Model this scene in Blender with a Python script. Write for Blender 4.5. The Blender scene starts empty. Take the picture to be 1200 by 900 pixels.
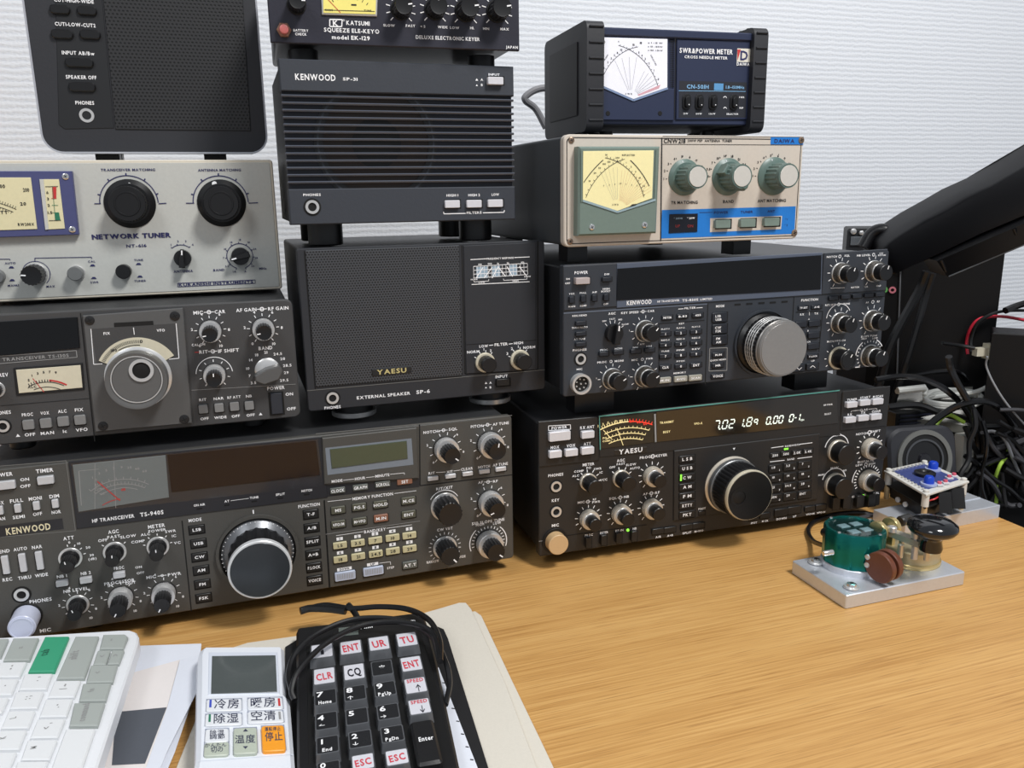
import bpy, math, random
from mathutils import Vector, Matrix
random.seed(7)
S = bpy.context.scene
COL = S.collection
pi = math.pi

# ---------------- camera ----------------
PITCH, ROLL, FPX, CAMH = 0.229341, 0.014968, 958.357, 326.711      # mm, 1200x900 frame
cp, sp, cr, sr = math.cos(PITCH), math.sin(PITCH), math.cos(ROLL), math.sin(ROLL)
r0 = Vector((1, 0, 0)); u0 = Vector((0, sp, cp)); FW = Vector((0, cp, -sp))
RT = r0 * cr - u0 * sr; UP = r0 * sr + u0 * cr
EYE = Vector((0, 0, CAMH))
cam = bpy.data.cameras.new('camera'); cam.sensor_width = 36; cam.lens = 36 * FPX / 1200
cam.clip_start = 0.01; cam.clip_end = 50
camo = bpy.data.objects.new('camera', cam); COL.objects.link(camo)
M = Matrix((RT, UP, -FW)).transposed().to_4x4(); M.translation = EYE * .001
camo.matrix_world = M
S.camera = camo

# ---------------- world, lights, exposure ----------------
w = bpy.data.worlds.new('room_light'); S.world = w; w.use_nodes = True
w.node_tree.nodes['Background'].inputs[0].default_value = (0.86, 0.92, 1.0, 1)
w.node_tree.nodes['Background'].inputs[1].default_value = 0.36
def area(name, loc, target, size, power, col):
    l = bpy.data.lights.new(name, 'AREA'); l.shape = 'DISK'; l.size = size; l.energy = power; l.color = col
    o = bpy.data.objects.new(name, l); COL.objects.link(o); o.location = loc
    o.rotation_euler = (Vector(target) - Vector(loc)).to_track_quat('-Z', 'Y').to_euler()
    return o
area('ceiling_lamp', (0.78, -0.12, 1.75), (0.1, .7, .2), 0.42, 30, (1.0, .985, .96))
area('rear_left_fill', (-0.9, -1.1, 1.9), (0, .7, .2), 0.7, 12, (.96, .98, 1.0))  # weaker, cooler fill from behind and left of the camera
S.view_settings.view_transform = 'Standard'; S.view_settings.look = 'None'
S.view_settings.gamma = 1; S.view_settings.use_curve_mapping = False
S.view_settings.exposure = 0.1

# ---------------- materials ----------------
def lin(c): return ((c / 255 + .055) / 1.055) ** 2.4 if c > 10 else c / 255 / 12.92
MATS = {}
def mat(name, rgb, rough=.5, metal=0, bump=0, bscale=400, vary=.06, coat=0, emit=0, spec=.5, trans=0):
    if name in MATS: return MATS[name]
    m = bpy.data.materials.new(name); m.use_nodes = True; nt = m.node_tree
    b = nt.nodes['Principled BSDF']; c = tuple(lin(v) for v in rgb) + (1,)
    tc = nt.nodes.new('ShaderNodeTexCoord'); n = nt.nodes.new('ShaderNodeTexNoise')
    n.inputs['Scale'].default_value = bscale; n.inputs['Detail'].default_value = 3
    nt.links.new(tc.outputs['Object'], n.inputs['Vector'])
    mx = nt.nodes.new('ShaderNodeMix'); mx.data_type = 'RGBA'; mx.blend_type = 'MULTIPLY'
    mx.inputs[6].default_value = c; mx.inputs[0].default_value = 1
    mr = nt.nodes.new('ShaderNodeMapRange'); mr.inputs[3].default_value = 1 - vary; mr.inputs[4].default_value = 1 + vary
    nt.links.new(n.outputs[0], mr.inputs[0]); nt.links.new(mr.outputs[0], mx.inputs[7])
    nt.links.new(mx.outputs[2], b.inputs['Base Color'])
    b.inputs['Roughness'].default_value = rough; b.inputs['Metallic'].default_value = metal
    b.inputs['Coat Weight'].default_value = coat; b.inputs['Coat Roughness'].default_value = .05
    b.inputs['Specular IOR Level'].default_value = spec
    if trans: b.inputs['Transmission Weight'].default_value = trans
    if emit:
        b.inputs['Emission Color'].default_value = c; b.inputs['Emission Strength'].default_value = emit
    if bump:
        bp = nt.nodes.new('ShaderNodeBump'); bp.inputs['Strength'].default_value = bump; bp.inputs['Distance'].default_value = .0006
        nt.links.new(n.outputs[0], bp.inputs['Height']); nt.links.new(bp.outputs[0], b.inputs['Normal'])
    MATS[name] = m; return m
def plain(name, rgb, rough=.5, emit=0, metal=0):
    if name in MATS: return MATS[name]
    m = bpy.data.materials.new(name); m.use_nodes = True; b = m.node_tree.nodes['Principled BSDF']
    c = tuple(lin(v) for v in rgb) + (1,)
    b.inputs['Base Color'].default_value = c; b.inputs['Roughness'].default_value = rough; b.inputs['Metallic'].default_value = metal
    if emit: b.inputs['Emission Color'].default_value = c; b.inputs['Emission Strength'].default_value = emit
    MATS[name] = m; return m
def glassm(name, tint=(1, 1, 1), ior=1.45, rough=.02, base=0.0):
    if name in MATS: return MATS[name]
    m = bpy.data.materials.new(name); m.use_nodes = True; nt = m.node_tree; nt.nodes.clear()
    o = nt.nodes.new('ShaderNodeOutputMaterial'); t = nt.nodes.new('ShaderNodeBsdfTransparent'); g = nt.nodes.new('ShaderNodeBsdfGlossy')
    f = nt.nodes.new('ShaderNodeLayerWeight'); f.inputs[0].default_value = .5; x = nt.nodes.new('ShaderNodeMixShader')
    pw = nt.nodes.new('ShaderNodeMath'); pw.operation = 'POWER'; pw.inputs[1].default_value = 5; nt.links.new(f.outputs[1], pw.inputs[0])
    a = nt.nodes.new('ShaderNodeMath'); a.operation = 'MULTIPLY_ADD'; a.inputs[1].default_value = .9; a.inputs[2].default_value = ((ior - 1) / (ior + 1)) ** 2 + base
    t.inputs[0].default_value = (*tint, 1); g.inputs['Roughness'].default_value = rough
    nt.links.new(pw.outputs[0], a.inputs[0]); nt.links.new(a.outputs[0], x.inputs[0])
    nt.links.new(t.outputs[0], x.inputs[1]); nt.links.new(g.outputs[0], x.inputs[2]); nt.links.new(x.outputs[0], o.inputs[0])
    MATS[name] = m; return m

BLK = mat('black_plastic', (26, 26, 28), .38, bump=.15)
KNB = mat('knob_black', (19, 19, 21), .36)
DRK = mat('deep_black', (9, 9, 10), .55)
SIL = mat('satin_silver', (214, 214, 214), .3, metal=.55)
ALU = mat('brushed_aluminium', (214, 218, 226), .36, metal=.55, bump=.1, bscale=300)
CHR = mat('chrome', (228, 228, 228), .14, metal=.85)
SBT = mat('silver_button', (216, 216, 222), .38, metal=.1)
WHT = plain('white_ink', (246, 246, 248), .6)
CRM = plain('cream_ink', (224, 214, 180), .6)
NVY = plain('navy_ink', (38, 40, 92), .6)
BKI = plain('black_ink', (28, 28, 30), .6)
GRI = plain('grey_ink', (150, 150, 150), .6)
RDI = plain('red_ink', (196, 52, 52), .6)
GRN = plain('green_ink', (40, 120, 90), .6)
GLD = plain('gold_ink', (214, 200, 140), .4, metal=.3)
GAP = plain('groove_shadow_gap', (10, 10, 11), .8)
GLASS = glassm('clear_glass')

# ---------------- geometry kernel ----------------
class MB:
    def __init__(s): s.v = []; s.f = []; s.m = []; s.mats = []
    def mi(s, m):
        if m not in s.mats: s.mats.append(m)
        return s.mats.index(m)
    def add(s, vs, fs, m):
        b = len(s.v); s.v += [tuple(x) for x in vs]; k = s.mi(m)
        for f in fs: s.f.append([b + i for i in f]); s.m.append(k)
    def prism(s, poly, n0, n1, m, bev=0):
        area2 = sum(poly[i][0] * poly[(i + 1) % len(poly)][1] - poly[(i + 1) % len(poly)][0] * poly[i][1] for i in range(len(poly)))
        if area2 < 0: poly = poly[::-1]
        N = len(poly)
        if bev:
            top = inset(poly, bev); sg = 1 if n1 > n0 else -1
            rings = [[(x, y, n0) for x, y in poly], [(x, y, n1 - sg * bev) for x, y in poly], [(x, y, n1) for x, y in top]]
        else: rings = [[(x, y, n0) for x, y in poly], [(x, y, n1) for x, y in poly]]
        vs = [p for r in rings for p in r]; fs = [list(range(N))[::-1]]
        for k in range(len(rings) - 1):
            for i in range(N):
                j = (i + 1) % N; fs.append([k * N + i, k * N + j, (k + 1) * N + j, (k + 1) * N + i])
        fs.append([(len(rings) - 1) * N + i for i in range(N)])
        s.add(vs, fs, m)
    def box(s, u0, u1, v0, v1, n0, n1, m, bev=0): s.prism([(u0, v0), (u1, v0), (u1, v1), (u0, v1)], n0, n1, m, bev)
    def lathe(s, u, v, prof, m, seg=32, flute=0, fd=.06):
        """prof: list of (r, n[, fluted])"""
        rings = []
        for p in prof:
            r = p[0]; fl = len(p) > 2 and p[2]; ring = []
            for i in range(seg):
                a = 2 * pi * i / seg; rr = r
                if fl and flute: rr = r * (1 - fd * (.5 + .5 * math.cos(a * flute)))
                ring.append((u + rr * math.cos(a), v + rr * math.sin(a), p[1]))
            rings.append(ring)
        vs = [q for r in rings for q in r]; fs = [list(range(seg))[::-1]]
        for k in range(len(rings) - 1):
            for i in range(seg):
                j = (i + 1) % seg; fs.append([k * seg + i, k * seg + j, (k + 1) * seg + j, (k + 1) * seg + i])
        fs.append([(len(rings) - 1) * seg + i for i in range(seg)])
        s.add(vs, fs, m)
    def ring(s, u, v, ri, ro, n0, n1, m, seg=32):
        vs = []
        for (r, n) in ((ri, n0), (ri, n1), (ro, n1), (ro, n0)):
            for i in range(seg): a = 2 * pi * i / seg; vs.append((u + r * math.cos(a), v + r * math.sin(a), n))
        fs = []
        for k in range(4):
            for i in range(seg):
                j = (i + 1) % seg; q = (k + 1) % 4; fs.append([k * seg + i, q * seg + i, q * seg + j, k * seg + j])
        s.add(vs, fs, m)
    def strip(s, pts, wd, n, m):
        for a, b in zip(pts[:-1], pts[1:]):
            dx, dy = b[0] - a[0], b[1] - a[1]; L = math.hypot(dx, dy) or 1; ox, oy = -dy / L * wd / 2, dx / L * wd / 2
            s.add([(a[0] + ox, a[1] + oy, n), (a[0] - ox, a[1] - oy, n), (b[0] - ox, b[1] - oy, n), (b[0] + ox, b[1] + oy, n)], [[0, 1, 2, 3]], m)
def inset(poly, d):
    N = len(poly); out = []
    for i in range(N):
        p0, p1, p2 = poly[i - 1], poly[i], poly[(i + 1) % N]
        a = Vector((p1[0] - p0[0], p1[1] - p0[1])); b = Vector((p2[0] - p1[0], p2[1] - p1[1]))
        if a.length < 1e-9 or b.length < 1e-9: out.append(p1); continue
        a.normalize(); b.normalize(); na = Vector((-a.y, a.x)); nb = Vector((-b.y, b.x)); h = na + nb
        k = h.length_squared
        h = h * (2 * d / k) / 1 if k > .3 else h.normalized() * d if h.length > 1e-6 else na * d
        out.append((p1[0] + h.x, p1[1] + h.y))
    return out
def rrect(u0, u1, v0, v1, r, k=5, corners=(1, 1, 1, 1)):
    out = []
    for (cx, cy, a0, on) in ((u1 - r, v0 + r, -pi / 2, corners[0]), (u1 - r, v1 - r, 0, corners[1]), (u0 + r, v1 - r, pi / 2, corners[2]), (u0 + r, v0 + r, pi, corners[3])):
        if on:
            for i in range(k + 1): a = a0 + pi / 2 * i / k; out.append((cx + r * math.cos(a), cy + r * math.sin(a)))
        else:
            a = a0 + pi / 4; out.append((cx + r * (1 if math.cos(a) > 0 else -1), cy + r * (1 if math.sin(a) > 0 else -1)))
    return out
def circ(u, v, r, seg=32): return [(u + r * math.cos(2 * pi * i / seg), v + r * math.sin(2 * pi * i / seg)) for i in range(seg)]

def mesh_obj(name, vs, fs, ms, mats, parent=None, smooth=35):
    me = bpy.data.meshes.new(name); me.from_pydata([(x * .001, y * .001, z * .001) for x, y, z in vs], [], fs)
    for m in mats: me.materials.append(m)
    me.polygons.foreach_set('material_index', ms)
    if smooth:
        me.polygons.foreach_set('use_smooth', [True] * len(fs)); me.set_sharp_from_angle(angle=math.radians(smooth))
    me.update()
    o = bpy.data.objects.new(name, me); COL.objects.link(o)
    if parent: o.parent = parent
    return o

# ---------------- glyph cache ----------------
GL = {}
def glyph(ch):
    if ch in GL: return GL[ch]
    c = bpy.data.curves.new('glyph', 'FONT'); c.body = ch; c.resolution_u = 2; c.offset = .026 if ord(ch) < 256 else .008
    o = bpy.data.objects.new('glyph', c); COL.objects.link(o)
    me = bpy.data.meshes.new_from_object(o.evaluated_get(bpy.context.evaluated_depsgraph_get()))
    vs = [(v.co.x / .7, v.co.y / .7) for v in me.vertices]; fs = [list(p.vertices) for p in me.polygons]
    bpy.data.objects.remove(o); bpy.data.curves.remove(c); bpy.data.meshes.remove(me)
    if vs:
        x0 = min(v[0] for v in vs); wd = max(v[0] for v in vs) - x0; vs = [(x - x0, y) for x, y in vs]
    else: wd = .4
    GL[ch] = (vs, fs, wd); return GL[ch]
for ch in "ABCDEFGHIJKLMNOPQRSTUVWXYZ0123456789acdefghiklmnoprstuwxy/-.=*>&®+()'~,^<;:?!%冷房暖除湿空清調節かんたん切の温度停止運転▲▼↑↓→←": glyph(ch)

class Fr:
    """a panel plane: u to the right, v up (or away on a table), n out of it. All in mm."""
    def __init__(s, origin, yaw, mode='face', tilt=0):
        s.o = Vector(origin); s.mode = mode; c, q = math.cos(yaw), math.sin(yaw); s.yaw = yaw
        s.ex = Vector((c, q, 0))
        s.ey, s.en = (Vector((0, 0, 1)), Vector((q, -c, 0))) if mode == 'face' else (Vector((-q, c, 0)), Vector((0, 0, 1)))
        s.ex, s.en = s.ex * math.cos(tilt) - s.en * math.sin(tilt), s.en * math.cos(tilt) + s.ex * math.sin(tilt)
        s.cx, s.cy, s.cs = 0, 0, 1; s.ink = {}; s.root = None
    def crop(s, x0, y0, sc): s.cx, s.cy, s.cs = x0, y0, sc
    def at(s, x, y, n=0):
        px, py = s.cx + x / s.cs, s.cy + y / s.cs
        r = FW + RT * ((px - 600) / FPX) + UP * (-(py - 450) / FPX)
        p0 = s.o + s.en * n; t = (p0 - EYE).dot(s.en) / r.dot(s.en); d = EYE + r * t - s.o
        return (d.dot(s.ex), d.dot(s.ey))
    def ext(s, x, y, w, h, n=0):
        a, b = s.at(x - w / 2, y, n), s.at(x + w / 2, y, n); c, d = s.at(x, y + h / 2, n), s.at(x, y - h / 2, n)
        return b[0] - a[0], d[1] - c[1]
    def local(s, p): return (p[0], -p[2], p[1]) if s.mode == 'face' else p
    def thing(s, name, label, cat, group=None):
        o = bpy.data.objects.new(name, None); COL.objects.link(o); o.empty_display_size = .02
        o.location = s.o * .001; o.rotation_euler = (0, 0, s.yaw) if s.mode == 'face' else Matrix((s.ex, s.ey, s.en)).transposed().to_euler(); o['label'] = label; o['category'] = cat
        if group: o['group'] = group
        s.root = o; return o
    def build(s, mb, name, parent=None, label=None, smooth=35):
        o = mesh_obj(name, [s.local(p) for p in mb.v], mb.f, mb.m, mb.mats, parent or s.root, smooth)
        if label: o['label'] = label
        return o
    # printed ink -----------------------------------------------------
    def inkmb(s):
        if 'x' not in s.ink: s.ink['x'] = MB()
        return s.ink['x']
    def text(s, t, x, y, h, m=None, w=None, n=.3, rot=0, mb=None, wide=1.12):
        m = m or WHT; U, V = s.at(x, y, n); _, H = s.ext(x, y, 10, h, n)
        pen = 0; segs = []
        for ch in t:
            if ch == ' ': pen += .42; continue
            g = glyph(ch); segs.append((g, pen)); pen += g[2] + .17
        pen -= .17; sx = H * wide
        if w: W, _ = s.ext(x, y, w, 10, n); sx = W / pen
        mb = mb or s.inkmb(); c, q = math.cos(rot), math.sin(rot)
        for g, p in segs:
            mb.add([(U + ((vx + p - pen / 2) * sx) * c - (vy - .5) * H * q, V + ((vx + p - pen / 2) * sx) * q + (vy - .5) * H * c, n) for vx, vy in g[0]], g[1], m)
    def line(s, pts, wd, m=None, n=.3, mb=None):
        P = [s.at(x, y, n) for x, y in pts]; W, _ = s.ext(pts[0][0], pts[0][1], wd, wd, n)
        (mb or s.inkmb()).strip(P, W, n, m or WHT)
    def arc(s, x, y, r, a0, a1, wd, m=None, n=.3, k=20, mb=None):
        u, v = s.at(x, y, n); R, _ = s.ext(x, y, r, r, n); W, _ = s.ext(x, y, wd, wd, n)
        (mb or s.inkmb()).strip([(u + R * math.sin(math.radians(a0 + (a1 - a0) * i / k)), v + R * math.cos(math.radians(a0 + (a1 - a0) * i / k))) for i in range(k + 1)], W, n, m or WHT)
    def arc3(s, a, b, c, wd, m=None, n=.3, k=24, t0=0, t1=1, mb=None, tick=0, nt=0):
        (ax, ay), (bx, by), (cx_, cy_) = s.at(*a, n), s.at(*b, n), s.at(*c, n); d = 2 * (ax * (by - cy_) + bx * (cy_ - ay) + cx_ * (ay - by))
        ux = ((ax * ax + ay * ay) * (by - cy_) + (bx * bx + by * by) * (cy_ - ay) + (cx_ * cx_ + cy_ * cy_) * (ay - by)) / d
        uy = ((ax * ax + ay * ay) * (cx_ - bx) + (bx * bx + by * by) * (ax - cx_) + (cx_ * cx_ + cy_ * cy_) * (bx - ax)) / d
        R = math.hypot(ax - ux, ay - uy); a0 = math.atan2(ay - uy, ax - ux); a1 = math.atan2(cy_ - uy, cx_ - ux)
        while a1 - a0 > pi: a1 -= 2 * pi
        while a1 - a0 < -pi: a1 += 2 * pi
        W, _ = s.ext(*a, wd, wd, n); T, _ = s.ext(*a, abs(tick), 1, n) if tick else (0, 0); T *= 1 if tick > 0 else -1; mb = mb or s.inkmb()
        q = lambda t, r: (ux + r * math.cos(a0 + (a1 - a0) * t), uy + r * math.sin(a0 + (a1 - a0) * t))
        mb.strip([q(t0 + (t1 - t0) * i / k, R) for i in range(k + 1)], W, n, m or WHT)
        for i in range(nt): mb.strip([q((i + .5) / nt, R), q((i + .5) / nt, R + T)], W * .8, n, m or WHT)
    def ticks(s, x, y, ra, rb, a0, a1, k, wd, m=None, n=.3, mb=None, nums=None, nh=9):
        u, v = s.at(x, y, n); A, _ = s.ext(x, y, ra, ra, n); B, _ = s.ext(x, y, rb, rb, n); W, _ = s.ext(x, y, wd, wd, n)
        for i in range(k):
            a = math.radians(a0 + (a1 - a0) * i / max(1, k - 1)); sa, ca = math.sin(a), math.cos(a)
            (mb or s.inkmb()).strip([(u + A * sa, v + A * ca), (u + B * sa, v + B * ca)], W, n, m or WHT)
            if nums and i < len(nums) and nums[i]:
                s.text(nums[i], x + (rb + nh * .95) * sa, y - (rb + nh * .95) * ca, nh, m, n=n)
    def rect(s, x, y, wd, h, m, n=.15, mb=None, t=0):
        u, v = s.at(x, y, n); W, H = s.ext(x, y, wd, h, n); mb = mb or s.inkmb()
        mb.add([(u - W / 2, v - H / 2, n), (u + W / 2, v - H / 2, n), (u + W / 2, v + H / 2, n), (u - W / 2, v + H / 2, n)], [[0, 1, 2, 3]], m)
    def quad(s, pts, m, n=.15, mb=None):
        P = [s.at(x, y, n) for x, y in pts]
        if sum(P[i][0] * P[(i + 1) % len(P)][1] - P[(i + 1) % len(P)][0] * P[i][1] for i in range(len(P))) < 0: P = P[::-1]
        (mb or s.inkmb()).add([(a, b, n) for a, b in P], [list(range(len(P)))], m)
    def flush(s, name='printed_lettering'):
        if 'x' in s.ink: s.build(s.ink.pop('x'), name, smooth=0)
    # solid parts -----------------------------------------------------
    def slab(s, name, pts, n0, n1, m, bev=.3, parent=None, label=None):
        mb = MB(); mb.prism([s.at(x, y, n1) for x, y in pts], n0, n1, m, bev); return s.build(mb, name, parent, label)
    def key(s, x, y, wd, h, m, prot=1.6, txt=None, th=None, tm=None, name='push_button', gap=GAP, gw=5, tw=None, bev=.35, label=None, n0=0):
        if gap: s.rect(x, y, wd + gw, h + gw, gap, n0 + .12)
        u, v = s.at(x, y, n0 + prot); W, H = s.ext(x, y, wd, h, n0 + prot); mb = MB()
        mb.prism(rrect(u - W / 2, u + W / 2, v - H / 2, v + H / 2, min(W, H) * .12, 2), n0, n0 + prot, m, min(bev, W * .12, H * .15))
        o = s.build(mb, name, label=label)
        if txt: s.text(txt, x, y, th or h * .4, tm, n=n0 + prot + .12, w=tw)
        return o
    def groove(s, pts, wd=4, m=None): s.line(pts, wd, m or GAP, .1)
    def knob(s, x, y, layers, ang=None, pm=None, name='control_knob', label=None, n0=0, seg=36):
        """layers: (r_px, length_mm, material, style)"""
        u, v = s.at(x, y, n0); n = n0; par = None
        for i, (r, L, m, st) in enumerate(layers):
            R, _ = s.ext(x, y, r, r, n0); mb = MB(); b = min(.5, L * .2)
            if st == 'f': mb.lathe(u, v, [(R, n, 1), (R * .97, n + L - b, 1), (R * .9, n + L, 0), (R * .8, n + L - .15, 0)], m, seg * 2, 18, .09)
            elif st == 'g': mb.lathe(u, v, [(R, n, 1), (R, n + L - b, 1), (R * .95, n + L, 0)], m, 120, 40, .03)
            elif st == 'c': mb.lathe(u, v, [(R, n), (R, n + .8), (R * .8, n + L), ], m, seg)
            elif st == 'r': mb.lathe(u, v, [(R * .98, n), (R, n + L * .5), (R * .97, n + L), (R * .88, n + L), (R * .86, n + L - .3)], m, seg)
            else: mb.lathe(u, v, [(R, n), (R, n + L - b), (R - b, n + L)], m, seg)
            o = s.build(mb, name if i == 0 else ('knob_cap' if i == len(layers) - 1 else 'knob_ring'), par or s.root, label if i == 0 else None)
            if i == 0: par = o
            n += L; last = R
        if ang is not None:
            mb = MB(); a = math.radians(ang); sa, ca = math.sin(a), math.cos(a)
            mb.strip([(u + last * .45 * sa, v + last * .45 * ca), (u + last * .88 * sa, v + last * .88 * ca)], last * .13, n + .12, pm or WHT)
            # line down the flank
            s.build(mb, 'pointer_line', par, smooth=0)
        return par
    def jack(s, x, y, r, m=SIL, label=None):
        u, v = s.at(x, y); R, _ = s.ext(x, y, r, r); mb = MB()
        mb.ring(u, v, R * 1.0, R * 1.28, .1, .35, GAP); mb.ring(u, v, R * .62, R, 0, 1.1, m)
        mb.lathe(u, v, [(R * .62, .05), (R * .6, .25)], GAP, 24); return s.build(mb, 'jack_socket', label=label)
    def screw(s, x, y, r, m=CHR, n0=0):
        u, v = s.at(x, y, n0); R, _ = s.ext(x, y, r, r); mb = MB()
        mb.lathe(u, v, [(R, n0), (R * .95, n0 + .6), (R * .6, n0 + 1.0)], m, 20)
        mb.strip([(u - R * .5, v - R * .2), (u + R * .5, v + R * .2)], R * .2, n0 + 1.05, GAP); mb.strip([(u - R * .2, v + R * .5), (u + R * .2, v - R * .5)], R * .2, n0 + 1.06, GAP)
        return s.build(mb, 'screw')

def P(px, py, z):
    r = FW + RT * ((px - 600) / FPX) + UP * (-(py - 450) / FPX); t = (z - CAMH) / r.z; return EYE + r * t
def Q(px, py, yy):
    r = FW + RT * ((px - 600) / FPX) + UP * (-(py - 450) / FPX); return EYE + r * (yy / r.y)
def catmull(pts, k=8):
    pts = [Vector(p) for p in pts]; pts = [pts[0] * 2 - pts[1]] + pts + [pts[-1] * 2 - pts[-2]]; out = []
    for i in range(1, len(pts) - 2):
        a, b, c, d = pts[i - 1:i + 3]
        for j in range(k):
            t = j / k; out.append(.5 * ((2 * b) + (c - a) * t + (2 * a - 5 * b + 4 * c - d) * t * t + (3 * b - a - 3 * c + d) * t ** 3))
    out.append(pts[-2]); return out
def tube_mb(mb, pts, r, m, seg=8, k=8, smooth=True):
    C = catmull(pts, k) if smooth else [Vector(p) for p in pts]; N = len(C); prev = None; vs = []
    for i, p in enumerate(C):
        t = (C[min(i + 1, N - 1)] - C[max(i - 1, 0)]).normalized()
        if prev is None: prev = t.orthogonal().normalized()
        x = (prev - t * prev.dot(t)).normalized(); prev = x; y = t.cross(x)
        for j in range(seg): a = 2 * pi * j / seg; vs.append(p + x * r * math.cos(a) + y * r * math.sin(a))
    fs = [list(range(seg))[::-1], [(N - 1) * seg + j for j in range(seg)]]
    for i in range(N - 1):
        for j in range(seg): q = (j + 1) % seg; fs.append([i * seg + j, i * seg + q, (i + 1) * seg + q, (i + 1) * seg + j])
    mb.add(vs, fs, m)
def world_obj(mb, name, label=None, cat=None, group=None, parent=None, kind=None, smooth=35):
    o = mesh_obj(name, mb.v, mb.f, mb.m, mb.mats, parent, smooth)
    for k, v in (('label', label), ('category', cat), ('group', group), ('kind', kind)):
        if v: o[k] = v
    return o
def lathe_axis(mb, p, axis, prof, m, seg=28, flute=0, fd=.06):
    """profile (r, distance) around an arbitrary axis through p"""
    t = MB(); t.lathe(0, 0, prof, m, seg, flute, fd); ax = Vector(axis).normalized(); x = ax.orthogonal().normalized(); y = ax.cross(x); p = Vector(p)
    mb.add([p + x * a + y * b + ax * c for a, b, c in t.v], t.f, m)
def wbox(mb, c, ex, sx, sy, sz, m, z0=None, tilt=None):
    """box with centre c, horizontal axis ex (yaw), sizes"""
    e1 = Vector((math.cos(ex), math.sin(ex), 0)); e2 = Vector((-math.sin(ex), math.cos(ex), 0)); e3 = Vector((0, 0, 1))
    if tilt: R = Matrix.Rotation(tilt[0], 3, tilt[1]); e1, e2, e3 = R @ e1, R @ e2, R @ e3
    vs = [Vector(c) + e1 * sx / 2 * a + e2 * sy / 2 * b + e3 * sz / 2 * d for d in (-1, 1) for a, b in ((-1, -1), (1, -1), (1, 1), (-1, 1))]
    mb.add(vs, [[3, 2, 1, 0], [4, 5, 6, 7], [0, 1, 5, 4], [1, 2, 6, 5], [2, 3, 7, 6], [3, 0, 4, 7]], m)
# ================= SETTING =================
WY = 0.318   # direction of wall and desk
wx, wyv = Vector((math.cos(WY), math.sin(WY), 0)), Vector((-math.sin(WY), math.cos(WY), 0))
def wallpaper():
    m = bpy.data.materials.new('woven_wallpaper'); m.use_nodes = True; nt = m.node_tree; b = nt.nodes['Principled BSDF']; L = nt.links.new
    tc = nt.nodes.new('ShaderNodeTexCoord'); mp = nt.nodes.new('ShaderNodeMapping'); mp.inputs['Scale'].default_value = (45, 45, 118)
    L(tc.outputs['Object'], mp.inputs[0]); n1 = nt.nodes.new('ShaderNodeTexNoise'); n1.inputs['Scale'].default_value = 5; n1.inputs['Detail'].default_value = 4; L(mp.outputs[0], n1.inputs[0])
    wv = nt.nodes.new('ShaderNodeTexWave'); wv.bands_direction = 'Z'; wv.inputs['Scale'].default_value = 44; wv.inputs['Distortion'].default_value = 2.2; wv.inputs['Detail'].default_value = 3; wv.inputs['Detail Scale'].default_value = 1.5
    L(tc.outputs['Object'], wv.inputs[0])
    wx2 = nt.nodes.new('ShaderNodeTexWave'); wx2.bands_direction = 'X'; wx2.inputs['Scale'].default_value = 62; wx2.inputs['Distortion'].default_value = 4; wx2.inputs['Detail'].default_value = 2; L(tc.outputs['Object'], wx2.inputs[0])
    a = nt.nodes.new('ShaderNodeMath'); a.operation = 'MULTIPLY_ADD'; a.inputs[1].default_value = .75; L(wv.outputs[1], a.inputs[0]); L(n1.outputs[0], a.inputs[2])
    c = nt.nodes.new('ShaderNodeMath'); c.operation = 'MULTIPLY_ADD'; c.inputs[1].default_value = .12; L(wx2.outputs[1], c.inputs[0]); L(a.outputs[0], c.inputs[2])
    bp = nt.nodes.new('ShaderNodeBump'); bp.inputs['Strength'].default_value = .42; bp.inputs['Distance'].default_value = .0011; L(c.outputs[0], bp.inputs['Height']); L(bp.outputs[0], b.inputs['Normal'])
    rp = nt.nodes.new('ShaderNodeValToRGB'); rp.color_ramp.elements[0].color = (.70, .73, .79, 1); rp.color_ramp.elements[1].color = (.80, .82, .86, 1); rp.color_ramp.elements[0].position = .35; rp.color_ramp.elements[1].position = .9  # ramp follows bump height, painting shade into the hollows of the emboss
    L(c.outputs[0], rp.inputs[0]); L(rp.outputs[0], b.inputs['Base Color']); b.inputs['Roughness'].default_value = .75
    return m
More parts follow.
